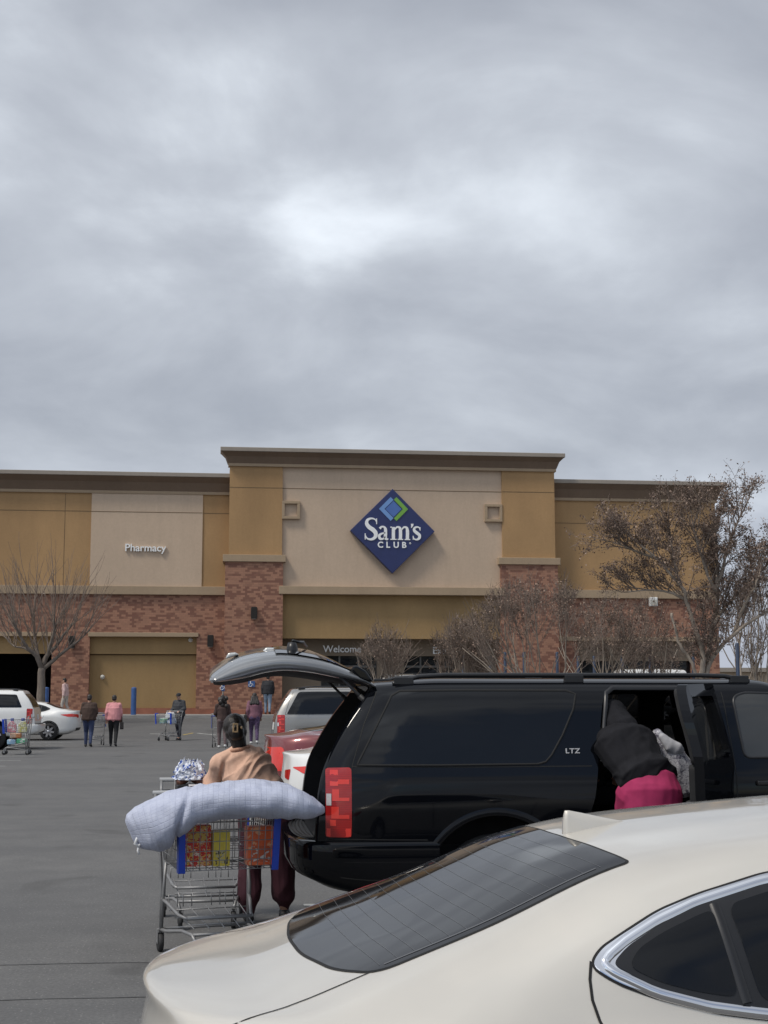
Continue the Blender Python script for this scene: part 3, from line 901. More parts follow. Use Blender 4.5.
def tint_pane(name, tint=.16):
    m = bpy.data.materials.new(name); m.use_nodes = True; nt = m.node_tree
    for n in list(nt.nodes): nt.nodes.remove(n)
    out = nt.nodes.new('ShaderNodeOutputMaterial'); t = nt.nodes.new('ShaderNodeBsdfTransparent'); t.inputs[0].default_value = (tint, tint * 1.02, tint * 1.04, 1)
    g = nt.nodes.new('ShaderNodeBsdfGlossy'); g.inputs['Roughness'].default_value = .02
    f = nt.nodes.new('ShaderNodeFresnel'); f.inputs[0].default_value = 1.5
    mx = nt.nodes.new('ShaderNodeMixShader'); link(nt, f.outputs[0], mx.inputs[0]); link(nt, t.outputs[0], mx.inputs[1]); link(nt, g.outputs[0], mx.inputs[2])
    link(nt, mx.outputs[0], out.inputs[0]); return m

def build_black_suv():
    root = empty('parked_suv', (.49, 10.6, 0), 0, 'long black SUV with raised tailgate and an open rear door', 'car', 'cars parked along the right side of the aisle')
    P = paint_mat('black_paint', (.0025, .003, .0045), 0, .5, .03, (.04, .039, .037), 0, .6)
    PG = paint_mat('gate_paint_sky_sheen', (.11, .115, .12), 0, .5, .02, (.04, .039, .037), .5, 1, 2.1)  # black gate paint lightened to grey, the pale sky reflection put into its colour
    B = suv_body(top=1.885)
    ops = []
    m = MB(); m.prism([(-.88, .72), (.88, .72), (.90, 1.26), (.80, 1.66), (.70, 1.79), (-.70, 1.79), (-.80, 1.66), (-.90, 1.26)], .80, 3.98, 'x'); ops.append(m.mesh())
    m = MB(); m.prism([(-.77, .80), (.77, .80), (.79, 1.26), (.70, 1.62), (.60, 1.775), (-.60, 1.775), (-.70, 1.62), (-.79, 1.26)], -.6, .9, 'x'); ops.append(m.mesh())
    # right rear doorway and the panes of the far side
    m = MB(); m.prism(rounded([(2.13, 1.30), (2.17, 1.55), (2.22, 1.80), (3.0, 1.80), (3.0, .55), (2.08, .55), (2.02, .85), (2.09, 1.05)], [.03, .05, .12, .06, .05, .1, .1, .05]), -1.3, -.5, 'y'); ops.append(m.mesh())
    for wdw in (RDWIN, FDWIN, QWIN):
        m = MB(); m.prism(rounded(wdw, .05), .55, 1.3, 'y'); ops.append(m.mesh())
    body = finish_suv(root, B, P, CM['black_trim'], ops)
    suv_gaps(B, body, -1, False); suv_gaps(B, body, 1, True)
    qw = B.patch('quarter_window', QWIN, CM['glass'], root, 'y', -1, .004, .05)
    kk = MB(); B.strip('', QWIN, .02, None, None, 'y', -1, .0045, True, raise_=.004, mb=kk); kk.build('window_seal', [CM['gap']], qw)
    fg = B.patch('front_door_window', rounded(FDWIN, .05), glass_dark('front_pane', (.035, .037, .038), .015), root, 'y', -1, .004, .05)
    kk = MB(); B.strip('', rounded(FDWIN, .05), .022, None, None, 'y', -1, .005, True, raise_=.004, mb=kk); kk.build('window_seal', [CM['black_trim']], fg)
    kk = MB(); B.strip('', [(2.16, 1.30), (2.20, 1.55), (2.24, 1.775), (2.3, 1.815), (3.02, 1.812)], .035, None, None, 'y', -1, .003, raise_=.006, mb=kk); kk.build('door_seal', [CM['black_trim']], body)
    pane = tint_pane('privacy_pane', .06)
    for wdw, nm in ((RDWIN, 'rear_door_window'), (FDWIN, 'front_door_window'), (QWIN, 'quarter_window')):
        B.patch(nm, rounded(wdw, .05), pane, root, 'y', 1, .003, .06, .004)
    # pillar trim and belt seen through the doorway
    t = MB(); t.box(3.0, 3.06, -.90, -.70, .75, 1.30); t.prism([(-.88, 1.30), (-.70, 1.30), (-.62, 1.76), (-.76, 1.76)], 3.0, 3.06, 'x'); t.build('pillar_trim', [CM['taupe_trim']], root, .012)
    t = MB(); t.tube([(2.99, -.77, 1.72), (2.985, -.83, 1.4), (2.97, -.86, .95)], .018, 4); t.build('seat_belt', [CM['dark']], root)
    for x, y in ((1.25, -.42), (1.25, .42), (2.42, .47), (3.35, -.45), (3.35, .45)):
        s, h = seat_mb(x, y); so = s.build('seat', [CM['interior']], root, .04, 3); h.build('headrest', [CM['interior']], so, .03, 3)
    rb = MB(); rb.box(1.98, 3.9, -1.14, -.96, .40, .47); rb.build('running_board', [CM['black_trim']], root, .02)
    lb = text_mesh('LTZ', .078, .006, .0015, spacing=1.1)
    o = obj('trim_badge', lb, mat('badge_silver', (.62, .62, .62), .35, .2, .03), root); o.location = (1.95, B.hit((1.955, 1.37), 'y', -1)[0].y - .006, 1.372); o.scale = (.72, 1, .6)
    # ---- tailgate, hinged at the roof and swung up
    top = [(.60, 1.835), (.506, 1.887), (.298, 1.973), (.109, 2.0145), (-.082, 2.035), (-.268, 2.010), (-.42, 1.963), (-.55, 1.88), (-.57, 1.862)]
    bot = [(.60, 1.80), (.527, 1.835), (.298, 1.872), (.109, 1.902), (-.06, 1.912), (-.19, 1.895), (-.325, 1.859), (-.496, 1.840), (-.57, 1.85)]
    T = crom([Vector((a, 0, b)) for a, b in top], 4); Bt = crom([Vector((a, 0, b)) for a, b in bot], 6)
    n = 30
    def samp(P_, t):
        f = t * (len(P_) - 1); i = min(int(f), len(P_) - 2); return P_[i].lerp(P_[i + 1], f - i)
    def hwid(t): return .70 + .15 * smoothstep(0, .45, t) - .03 * smoothstep(.9, 1, t)
    vs = []; fs = []; K = 28
    for i in range(n + 1):
        t = i / n; a = samp(T, t); b = samp(Bt, t); c = (a + b) / 2; hz = (a - b) / 2
        for k in range(K):
            an = 2 * PI * k / K; cy = math.copysign(abs(math.cos(an)) ** .22, math.cos(an)); sz = math.copysign(abs(math.sin(an)) ** .75, math.sin(an))
            p = c + hz * sz; yy = hwid(t) * cy
            up_ = .085 * (1 - (abs(cy)) ** 1.35) * (1 if sz > 0 else .55)
            vs.append((p.x, yy, p.z + up_ * min(1, 3 * t)))
    for i in range(n):
        for k in range(K): fs.append((i * K + k, i * K + (k + 1) % K, (i + 1) * K + (k + 1) % K, (i + 1) * K + k))
    fs.append(tuple(range(K))[::-1]); fs.append(tuple(n * K + k for k in range(K)))
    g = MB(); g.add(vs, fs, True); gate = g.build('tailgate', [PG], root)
    # dark inner lining
    g = MB(); vs = []; fs = []
    for i in range(n + 1):
        t = .04 + .94 * i / n; b = samp(Bt, t); w = hwid(t) - .035
        for k in range(9):
            y = w * (-1 + k / 4); dz = -.028 if 0 < k < 8 and 0 < i < n else .03
            vs.append((b.x, y, b.z + dz + .045 * (1 - (y / w) ** 2)))
    for i in range(n):
        for k in range(8): fs.append((i * 9 + k, i * 9 + k + 1, (i + 1) * 9 + k + 1, (i + 1) * 9 + k))
    g.add(vs, fs, True); g.build('gate_lining', [CM['interior']], gate)
    # pane on the outside
    g = MB(); vs = []; fs = []
    for i in range(n + 1):
        t = .10 + .42 * i / n; a = samp(T, t); w = hwid(t) - .10
        for k in range(11):
            y = w * (-1 + k / 5); cy = abs(y) / hwid(t)
            vs.append((a.x, y, a.z + .085 * (1 - cy ** 1.35) * min(1, 3 * t) - .012 * (cy ** 12) + .006))
    for i in range(n):
        for k in range(10): fs.append((i * 11 + k, i * 11 + k + 1, (i + 1) * 11 + k + 1, (i + 1) * 11 + k))
    g.add(vs, fs, True); g.build('rear_window', [CM['glass']], gate)
    g = MB(); g.prism([(.58, 1.85), (.52, 1.93), (.46, 1.965), (.43, 1.96), (.42, 1.93), (.48, 1.87)], -.74, .74, 'y'); g.build('spoiler', [P], gate, .02, 3)
    hs = mat('worn_chrome', (.62, .62, .6), .3, .5, .1, 9)
    g = MB(); g.prism([(-.20, 2.065), (-.17, 2.10), (-.07, 2.10), (-.03, 2.065)], -.36, -.12, 'y'); g.build('plate_housing', [hs], gate, .012)
    g = MB(); g.prism([(-.46, 2.02), (-.44, 2.06), (-.39, 2.065), (-.36, 2.05)], -.36, -.2, 'y'); g.build('gate_handle', [hs], gate, .01)
    g = MB(); g.lathe([(0, .07), (.03, .065), (.04, .03), (.045, 0)], (.02, -.40, 2.07), 'z', 12); g.tube([(.02, -.40, 2.15), (.07, -.36, 2.14), (.12, -.1, 2.15), (.16, .2, 2.13)], .01, 5); g.build('wiper', [CM['black_trim']], gate)
    for sd in (-1, 1):
        g = MB(); g.tube([(.62, sd * .70, 1.62), (.33, sd * .72, 1.90)], .012, 6); g.tube([(.62, sd * .70, 1.62), (.48, sd * .71, 1.755)], .02, 8); g.build('gas_strut', [CM['dark']], root)
    # ---- rear door, hinged on the middle pillar and swung out
    th = R(56)
    inw = lambda z: .13 * smoothstep(1.26, 1.9, z) + .05 * max(0, .7 - z)
    def door_shell(out, inn, d0, d1, mats, name, par):
        """panel between outline (and optional window hole) with depth, leaning in above the belt"""
        mb = MB()
        pts = out; nb = len(out); hole = inn or []
        allp = [Vector(p) for p in pts] + [Vector(p) for p in hole]
        ed = [(i, (i + 1) % nb) for i in range(nb)] + [(nb + i, nb + (i + 1) % len(hole)) for i in range(len(hole))]
        extra = []
        if not hole:
            for i in range(1, 12):
                for k in range(1, 8):
                    p = Vector((min(q[0] for q in out) + (max(q[0] for q in out) - min(q[0] for q in out)) * i / 12, min(q[1] for q in out) + (max(q[1] for q in out) - min(q[1] for q in out)) * k / 8)); extra.append(p)
        r = delaunay_2d_cdt(allp + extra, ed, [], 0, 1e-6)
        v2, f2 = r[0], r[2]
        def ins(p, poly):
            c = False; j = len(poly) - 1
            for i in range(len(poly)):
                if (poly[i][1] > p[1]) != (poly[j][1] > p[1]) and p[0] < (poly[j][0] - poly[i][0]) * (p[1] - poly[i][1]) / (poly[j][1] - poly[i][1]) + poly[i][0]: c = not c
                j = i
            return c
        keep = []
        for f in f2:
            c = sum((v2[i] for i in f), Vector((0, 0))) / len(f)
            if ins(c, out) and not (hole and ins(c, hole)): keep.append(f)
        n_ = len(v2); vs = []
        for d in (d0, d1):
            for p in v2: vs.append((-p[0], inw(p[1]) + d, p[1]))
        fs = [tuple(f) for f in keep] + [tuple(n_ + i for i in f)[::-1] for f in keep]
        ec = {}
        for f in keep:
            for i in range(len(f)): ec[(f[i], f[(i + 1) % len(f)])] = 1
        for a, b in ec:
            if (b, a) not in ec: fs.append((b, a, n_ + a, n_ + b))
        mb.add(vs, fs)
        return mb.build(name, mats, par)
    do = rounded([(0, .52), (.62, .52), (.74, .80), (.80, 1.05), (.81, 1.30), (.80, 1.60), (.75, 1.83), (.02, 1.84), (0, 1.3)], [.04, .06, .08, .1, .1, .1, .06, .03, .05])
    wi = rounded([(.07, 1.33), (.70, 1.33), (.70, 1.55), (.66, 1.75), (.09, 1.755)], .05)
    door = door_shell(do, wi, -.02, .045, [P], 'rear_door', root)
    door.location = (3.085, -.955, 0); door.rotation_euler = (0, 0, th)
    dt = rounded([(.03, .56), (.58, .56), (.69, .82), (.74, 1.06), (.75, 1.30), (.03, 1.32)], .04)
    door_shell(dt, None, .045, .10, [CM['interior']], 'door_trim', door)
    a = MB(); a.box(-.62, -.15, .10, .17, .98, 1.06); a.build('armrest', [CM['dark']], door, .02)
    fr = rounded([(.03, 1.30), (.77, 1.30), (.77, 1.6), (.725, 1.80), (.03, 1.81)], .05)
    door_shell(fr, wi, .045, .075, [CM['interior']], 'window_frame', door)
    wp = [(-p[0], inw(p[1]) + .02, p[1]) for p in wi]
    g = MB(); g.add(wp, [tuple(range(len(wp)))]); g.build('door_window', [tint_pane('door_pane', .22)], door)
    return root

def build_suv(name, label, loc, rz, paint, group, L=5.65, top=1.885):
    root = empty(name, loc, rz, label, 'car', group)
    B = suv_body(L, top)
    body = finish_suv(root, B, paint, CM['black_trim'])
    for sd in (-1, 1):
        if L > 5.3:
            suv_gaps(B, body, sd)
            for wdw, nm in ((QWIN, 'quarter_window'), (RDWIN, 'rear_door_window'), (FDWIN, 'front_door_window')): B.patch(nm, rounded(wdw, .03), CM['glass'], root, 'y', sd, .004, .07)
        else:
            for wdw, nm in (([(.55, 1.30), (.74, 1.70), (1.62, 1.72), (1.50, 1.30)], 'quarter_window'), ([(1.6, 1.30), (1.72, 1.72), (2.4, 1.72), (2.42, 1.30)], 'rear_door_window'), ([(2.5, 1.31), (2.48, 1.72), (3.0, 1.70), (3.4, 1.40), (3.4, 1.32)], 'front_door_window')): B.patch(nm, rounded(wdw, .05), CM['glass'], root, 'y', sd, .004, .07)
    B.patch('rear_window', rounded([(-.72, 1.30), (.72, 1.30), (.60, 1.72), (-.60, 1.72)], .06), CM['glass'], root, 'x', -1, .006, .06)
    B.patch('number_plate', [(-.16, 1.08), (.16, 1.08), (.16, .92), (-.16, .92)], CM['white_plate'], root, 'x', -1, .012, .06)
    return root
# ------------------------------------------------------------------ ground
def asphalt_mat():
    m, nt, bs = new_mat('asphalt')
    v = coords(nt, 'Object')
    agg = tex_noise(nt, 42, 4, .8, v); med = tex_noise(nt, 2.3, 6, .62, v); lng = tex_noise(nt, .35, 4, .6, coords(nt, 'Object', (.5, 1.6, 1)))
    vor = nt.nodes.new('ShaderNodeTexVoronoi'); vor.inputs['Scale'].default_value = 46; link(nt, v, vor.inputs['Vector'])
    spk = ramp(nt, vor.outputs['Distance'], [(.0, 1), (.30, 0)])
    rnd = nt.nodes.new('ShaderNodeSeparateColor'); link(nt, vor.outputs['Color'], rnd.inputs[0])
    pick = ramp(nt, rnd.outputs[0], [(.8, 0), (.86, 1)])
    base = mix_rgb(nt, ramp(nt, med, [(.3, 0), (.7, 1)]), (.125, .124, .122), (.168, .166, .162))
    base = mix_rgb(nt, ramp(nt, lng, [(.35, 0), (.65, .8)]), base, (.112, .112, .113))
    base = mix_rgb(nt, ramp(nt, agg, [(.35, .62), (.62, 0)]), base, (.065, .065, .065))
    mul = nt.nodes.new('ShaderNodeMath'); mul.operation = 'MULTIPLY'; link(nt, spk, mul.inputs[0]); link(nt, pick, mul.inputs[1])
    base = mix_rgb(nt, mul.outputs[0], base, (.33, .325, .31))
    # oil drips and worn wheel tracks have outlines of their own
    st = tex_noise(nt, .9, 3, .5, coords(nt, 'Object', (1, .8, 1)), .6)
    base = mix_rgb(nt, ramp(nt, st, [(.62, 0), (.72, .5)]), base, (.055, .054, .053))
    link(nt, base, bs.inputs['Base Color'])
    bs.inputs['Roughness'].default_value = .88
    bs.inputs['Specular IOR Level'].default_value = .3
    bump(nt, bs, agg, .6, .004)
    return m
ASPH = asphalt_mat()
ys = [-60, -20, 0, 10, 30, 50, 54] + [55 + .75 * i for i in range(13)] + [66, 72, 90, 140, 300, 700, 2500]
xs = [-2500, -500, -150, -60, -25, -10, 0, 10, 25, 60, 150, 500, 2500]
g = MB(); g.add([(x, y, ground_z(y) if y < 3000 else .6) for y in ys for x in xs], [(j * 13 + i, j * 13 + i + 1, (j + 1) * 13 + i + 1, (j + 1) * 13 + i) for j in range(len(ys) - 1) for i in range(12)])
tag(g.build('ground', [ASPH]), kind='structure')

LINE = mat('worn_line_paint', (.42, .42, .40), .8, 0, .35, 7, .2, 60)
YEL = mat('worn_yellow_paint', (.42, .30, .06), .8, 0, .3, 7)
def stripe(x0, x1, y0, y1, m=LINE, name='parking_line'):
    mb = MB(); n = 12
    pts = [(x0 + (x1 - x0) * i / n, y0 + (y1 - y0) * i / n) for i in range(n + 1)]
    d = Vector((x1 - x0, y1 - y0)).normalized(); w = Vector((-d.y, d.x)) * .05
    vs = []
    for x, y in pts: vs += [(x + w.x, y + w.y, ground_z(y + w.y) + .004), (x - w.x, y - w.y, ground_z(y - w.y) + .004)]
    mb.add(vs, [(2 * i, 2 * i + 2, 2 * i + 3, 2 * i + 1) for i in range(n)])
    return tag(mb.build(name, [m]), kind='structure')
for yb in (6.9, 9.1, 12.1, 14.6, 17.3, 20, 22.7, 25.4, 28.1, 30.8, 33.6, 36.4, 39):
    stripe(.75 if yb != 12.1 else .72, 6.2, yb, yb)
for yb in (35.2, 37.9, 40.6, 43.3, 46, 48.7, 51.4, 54.1):
    stripe(-11.5, -5.15 - .006 * (yb - 37), yb, yb)
p = on_ground(150, 731); q = on_ground(160, 734); stripe(p.x, q.x, p.y, q.y)
p = on_ground(197, 731); q = on_ground(216, 735); stripe(p.x, q.x, p.y, q.y)
p = on_ground(183, 735); q = on_ground(193, 733); stripe(p.x, q.x, p.y, q.y, YEL)
# seams in the paving
SEAM = mat('paving_seam', (.06, .06, .06), .9, 0, .3, 12)
for y0, sl_, ph in ((9.72, -.02, 0), (8.64, -.015, 2)):
    mb = MB(); vs = []
    for i in range(90):
        x = -6 + i * .075; y = y0 + sl_ * (x + 1) + .03 * noise.noise(Vector((x * 1.7, ph, 0))) + .012 * noise.noise(Vector((x * 9, ph, 3)))
        w = .006 + .006 * abs(noise.noise(Vector((x * 3, ph, 7))))
        vs += [(x, y - w, .003), (x, y + w, .003)]
    mb.add(vs, [(2 * i, 2 * i + 2, 2 * i + 3, 2 * i + 1) for i in range(89)])
    tag(mb.build('pavement_seam', [SEAM]), kind='structure')
# raised walk before the shop
CONC = mat('walk_concrete', (.26, .25, .235), .85, 0, .15, 1.5, .2, 40)
mb = MB(); mb.box(-45, 40, 64.6, 81, .3, .75); tag(mb.build('pavement', [CONC], None, .02), kind='structure')
# ------------------------------------------------------------------ the shop
def stucco(name, col, var=.13):
    m, nt, bs = new_mat(name)
    v = coords(nt, 'Object')
    n1 = tex_noise(nt, .5, 5, .6, coords(nt, 'Object', (1, 1, .45)))
    n2 = tex_noise(nt, 9, 4, .7, v)
    n3 = tex_noise(nt, 1.6, 4, .65, coords(nt, 'Object', (2.2, 2.2, .3)))
    a = mix_rgb(nt, ramp(nt, n1, [(.3, 0), (.7, 1)]), tuple(c * (1 - var) for c in col), tuple(c * (1 + var) for c in col))
    a = mix_rgb(nt, ramp(nt, n3, [(.48, 0), (.75, .22)]), a, tuple(c * .72 for c in col))
    a = mix_rgb(nt, ramp(nt, n2, [(.3, .18), (.65, 0)]), a, tuple(c * .6 for c in col))
    link(nt, a, bs.inputs['Base Color']); bs.inputs['Roughness'].default_value = .9
    bump(nt, bs, n2, .35, .01)
    return m
def split_brick(name='split_face_brick'):
    """two-tone block laid so the dark blocks run in ragged steps"""
    m, nt, bs = new_mat(name)
    v = coords(nt, 'Object'); sp = nt.nodes.new('ShaderNodeSeparateXYZ'); link(nt, v, sp.inputs[0])
    def mt(op, a, b=None, c=None):
        n = nt.nodes.new('ShaderNodeMath'); n.operation = op
        for i, x in enumerate((a, b, c)):
            if x is None: continue
            if hasattr(x, 'is_output'): nt.links.new(x, n.inputs[i])
            else: n.inputs[i].default_value = x
        return n.outputs[0]
    ch, cw = .10, .20
    row = mt('FLOOR', mt('DIVIDE', sp.outputs[2], ch))
    hx = mt('ADD', mt('ADD', sp.outputs[0], sp.outputs[1]), mt('MULTIPLY', mt('MODULO', row, 2), cw / 2))
    col = mt('FLOOR', mt('DIVIDE', hx, cw))
    cx = mt('MULTIPLY', mt('SUBTRACT', col, mt('MULTIPLY', mt('MODULO', row, 2), .5)), cw)
    cb = nt.nodes.new('ShaderNodeCombineXYZ'); link(nt, mt('MULTIPLY', cx, 1.0), cb.inputs[0]); link(nt, mt('MULTIPLY', row, ch * 1.7), cb.inputs[1])
    n = tex_noise(nt, 2.8, 1.5, .5, cb.outputs[0], 1.4)
    wn = nt.nodes.new('ShaderNodeTexWhiteNoise'); wn.noise_dimensions = '2D'
    cb2 = nt.nodes.new('ShaderNodeCombineXYZ'); link(nt, col, cb2.inputs[0]); link(nt, row, cb2.inputs[1]); link(nt, cb2.outputs[0], wn.inputs['Vector'])
    sel = ramp(nt, mt('ADD', mt('PINGPONG', mt('MULTIPLY', n, 7.0), .5), mt('MULTIPLY', mt('SUBTRACT', wn.outputs['Value'], .5), .16)), [(.17, 0), (.25, 1)])
    c = mix_rgb(nt, sel, (.205, .092, .063), (.37, .19, .122))
    c = mix_rgb(nt, mt('MULTIPLY', wn.outputs['Value'], .35), c, (.22, .12, .08))
    fx = mt('FRACT', mt('DIVIDE', hx, cw)); fz = mt('FRACT', mt('DIVIDE', sp.outputs[2], ch))
    jt = mt('MAXIMUM', mt('LESS_THAN', fx, .05), mt('LESS_THAN', fz, .12))
    c = mix_rgb(nt, mt('MULTIPLY', jt, .35), c, (.14, .095, .075))
    link(nt, c, bs.inputs['Base Color']); bs.inputs['Roughness'].default_value = .92
    bump(nt, bs, mt('SUBTRACT', wn.outputs['Value'], mt('MULTIPLY', jt, .6)), .4, .015)
    return m
TAN = stucco('tan_stucco', (.39, .240, .112)); PALE = stucco('pale_stucco', (.54, .412, .298), .06)
TAN2 = stucco('band_stucco', (.335, .218, .098)); BEIGE = stucco('beige_trim', (.37, .275, .18), .07)
BROWN = stucco('brown_cornice', (.175, .12, .08), .1); CAP = stucco('cornice_cap', (.31, .27, .225), .06)
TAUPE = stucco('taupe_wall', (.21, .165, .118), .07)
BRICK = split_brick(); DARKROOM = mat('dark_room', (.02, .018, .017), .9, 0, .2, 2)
REDBASE = mat('red_base', (.27, .105, .065), .8, 0, .2, 2, .2, 30)
JOINT = mat('control_joint', (.17, .115, .06), .9, 0, .1, 3)
SHOPGLASS = glass_dark('shop_glass', (.006, .008, .01), .03)
STEEL = mat('grey_frame', (.12, .115, .105), .4, .4, .1, 5)
POSTBLUE = mat('dull_blue_paint', (.022, .038, .075), .5, 0, .2, 6)
BLUE = mat('blue_bollard_paint', (.04, .10, .27), .5, 0, .2, 6, .1, 50)

shop = empty('warehouse_store', (8, 67, .75), 0, 'wide tan and brick warehouse store with raised entrance tower', 'store')
class Part(MB):
    def put(s, name, mats, bevel=0):
        o = s.build(name, mats, shop, bevel); o.matrix_parent_inverse = Matrix.Translation((-8, -67, -.75)); return o
def bx(name, m, x0, x1, y0, y1, z0, z1, bevel=0):
    return Part().box(x0, x1, y0, y1, z0, z1).put(name, [m], bevel)
ZB = .75
# bulk of the building behind the front
bx('rear_wall', TAN, -40, 24.3, 80, 118, .5, 11.0)
bx('roof_deck', mat('roof_membrane', (.4, .4, .39), .9), -40, 24.25, 67.7, 80, 11.0, 11.3)
bx('end_wall', TAN, 24.0, 24.4, 67.65, 118.0, 6.32, 11.4); bx('end_wall', BRICK, 24.0, 24.42, 67.65, 118.1, ZB, 6.30)
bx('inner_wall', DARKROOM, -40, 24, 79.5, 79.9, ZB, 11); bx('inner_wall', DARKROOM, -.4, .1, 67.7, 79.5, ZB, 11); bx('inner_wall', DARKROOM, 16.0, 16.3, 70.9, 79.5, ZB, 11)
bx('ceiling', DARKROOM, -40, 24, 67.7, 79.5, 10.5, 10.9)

def cornice(x0, x1, zb, ztop, y, over, el, er):
    """flared cornice: small bead, sloped brown face, pale cap; ends flare too"""
    h = ztop - zb; z1 = zb + .14; z2 = ztop - .2
    p = Part(); p.box(x0 - el * .08, x1 + er * .08, y - .09, y + .5, zb, z1); p.put('cornice_bead', [BEIGE])
    a = [(x0 - el * .1, y - .1), (x1 + er * .1, y - .1), (x1 + er * .1, y + .6), (x0 - el * .1, y + .6)]
    b = [(x0 - el * over, y - over), (x1 + er * over, y - over), (x1 + er * over, y + .6), (x0 - el * over, y + .6)]
    am = [((p_[0] * .62 + q_[0] * .38), (p_[1] * .62 + q_[1] * .38)) for p_, q_ in zip(a, b)]
    rings = [(a, z1), (am, z1 + (z2 - z1) * .62), (b, z2)]
    vs = [(q[0], q[1], z) for rg, z in rings for q in rg]
    fs = [(3, 2, 1, 0), (8, 9, 10, 11)]
    for r in range(2):
        for i in range(4): fs.append((r * 4 + i, r * 4 + (i + 1) % 4, r * 4 + 4 + (i + 1) % 4, r * 4 + 4 + i))
    p = Part(); p.add(vs, fs); p.put('cornice', [BROWN])
    p = Part(); p.box(x0 - el * (over + .04), x1 + er * (over + .04), y - over - .04, y + .6, z2 + .003, ztop); p.put('cornice_cap', [CAP], .02)

# ---- left wing
bx('wing_wall', TAN, -40, .3, 67, 67.6, 6.742, 11.15)
bx('accent_panel', PALE, at_y(91, 530, 66.96).x, at_y(202.5, 530, 66.96).x, 66.95, 67.2, 6.745, 11.148)
bx('ledge', BEIGE, -40, .3, 66.84, 67.62, 6.34, 6.74, .015)
bx('brick_band', BRICK, -40, .3, 67.002, 67.6, 4.55, 6.338)
cornice(-40, .3, 11.15, 12.13, 67, .5, 0, 0)
bx('joint', JOINT, -40, at_y(90.5, 530, 67).x, 66.992, 67.01, 10.27, 10.30); bx('joint', JOINT, at_y(91, 530, 67).x, at_y(202, 530, 67).x, 66.943, 66.96, 10.255, 10.285); bx('joint', JOINT, at_y(203.5, 530, 67).x, .3, 66.992, 67.01, 10.25, 10.28)
for x in (-7.45, -13, -19): bx('joint', JOINT, x, x + .025, 66.993, 67.01, 6.75, 11.1)
bays = [(-31, -24.5, True), (-22.8, -16.4, False), (-14.4, -7.86, True), (-6.13, -1.16, False)]
edges = [-40] + [e for b in bays for e in b[:2]] + [.3]
for i in range(0, len(edges), 2): bx('brick_pillar', BRICK, edges[i], edges[i + 1], 67.0, 67.62, ZB, 4.548)
for a, b, op in bays:
    bx('lintel_trim', BEIGE, a - .08, b + .08, 66.9, 67.3, 4.36, 4.56, .012)
    bx('lintel', TAN2, a, b, 67.22, 67.6, 3.56, 4.358)
    if op:
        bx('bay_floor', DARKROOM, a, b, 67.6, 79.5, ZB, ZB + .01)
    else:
        bx('infill_panel', TAN2, a, b, 67.36, 67.6, 1.03, 3.50); bx('reveal', JOINT, a, b, 67.38, 67.6, 3.502, 3.556)
        bx('base_course', REDBASE, a, b, 67.28, 67.6, ZB, 1.028)
for i in range(0, len(edges), 2): bx('base_course', REDBASE, edges[i] - .02, edges[i + 1] + .02, 66.97, 67.1, ZB, .96)

# ---- tower
TY = 66.25
XL, XR = at_y(229.5, 500, TY).x, at_y(554.5, 500, TY).x          # upper piers
XLi, XRi = at_y(282.5, 500, TY).x, at_y(502, 500, TY).x
zc0 = at_y(390, 469, TY).z; zc1 = at_y(390, 451.5, TY).z
zl1 = at_y(250, 555, TY).z; zl0 = at_y(250, 562, TY).z
zp0 = at_y(390, 587, TY).z; zb0 = at_y(390, 595, TY).z; zs0 = at_y(390, 638.5, TY).z
bx('tower_pier', TAN, XL, XLi, TY, 68.5, zl1, zc0); bx('tower_pier', TAN, XRi, XR, TY, 68.5, zl1, zc0)
bx('tower_panel', PALE, XLi, XRi, TY + .12, 68.5, zp0, zc0)
bx('tower_roof', CAP, XL, XR, 68.5, 76, 11, zc0 + .3)
bx('joint', JOINT, XL, XLi, TY - .007, TY + .01, 11.42, 11.45); bx('joint', JOINT, XRi, XR, TY - .007, TY + .01, 11.42, 11.45); bx('joint', JOINT, XLi, XRi, TY + .112, TY + .13, 11.42, 11.45)
cornice(XL, XR, zc0, zc1, TY, .42, 1, 1)
for a, b in ((at_y(223.5, 600, TY).x, at_y(284, 600, TY).x), (at_y(499.5, 600, TY).x, at_y(559, 600, TY).x)):
    bx('pier_ledge', BEIGE, a - .06, b + .06, TY - .22, 68.5, zl0, zl1, .015)
    bx('brick_pier', BRICK, a + .06, b - .06, TY - .12, 70.4, ZB, zl0 - .002)
    bx('base_course', REDBASE, a + .03, b - .03, TY - .15, 67.6, ZB, .96)
PA, PB = at_y(284, 600, TY).x - .05, at_y(499.5, 600, TY).x + .05
bx('panel_ledge', BEIGE, PA - .2, PB + .2, TY - .16, 68.5, zb0, zp0 - .002, .015)
bx('canopy_band', TAN2, PA, PB, TY + .3, 67.2, zs0, zb0 - .002)
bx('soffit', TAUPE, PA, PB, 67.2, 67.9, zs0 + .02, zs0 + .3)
for u, v in ((291, 510), (493.5, 513)):
    p = at_y(u, v, TY); s_ = .43; fr = Part()
    y0 = TY - .05
    fr.box(p.x - s_, p.x + s_, y0, TY + .3, p.z + s_ - .13, p.z + s_); fr.box(p.x - s_, p.x + s_, y0, TY + .3, p.z - s_, p.z - s_ + .13)
    fr.box(p.x - s_, p.x - s_ + .13, y0, TY + .3, p.z - s_ + .131, p.z + s_ - .131); fr.box(p.x + s_ - .13, p.x + s_, y0, TY + .3, p.z - s_ + .131, p.z + s_ - .131)
    fr.put('relief_frame', [BEIGE], .01)
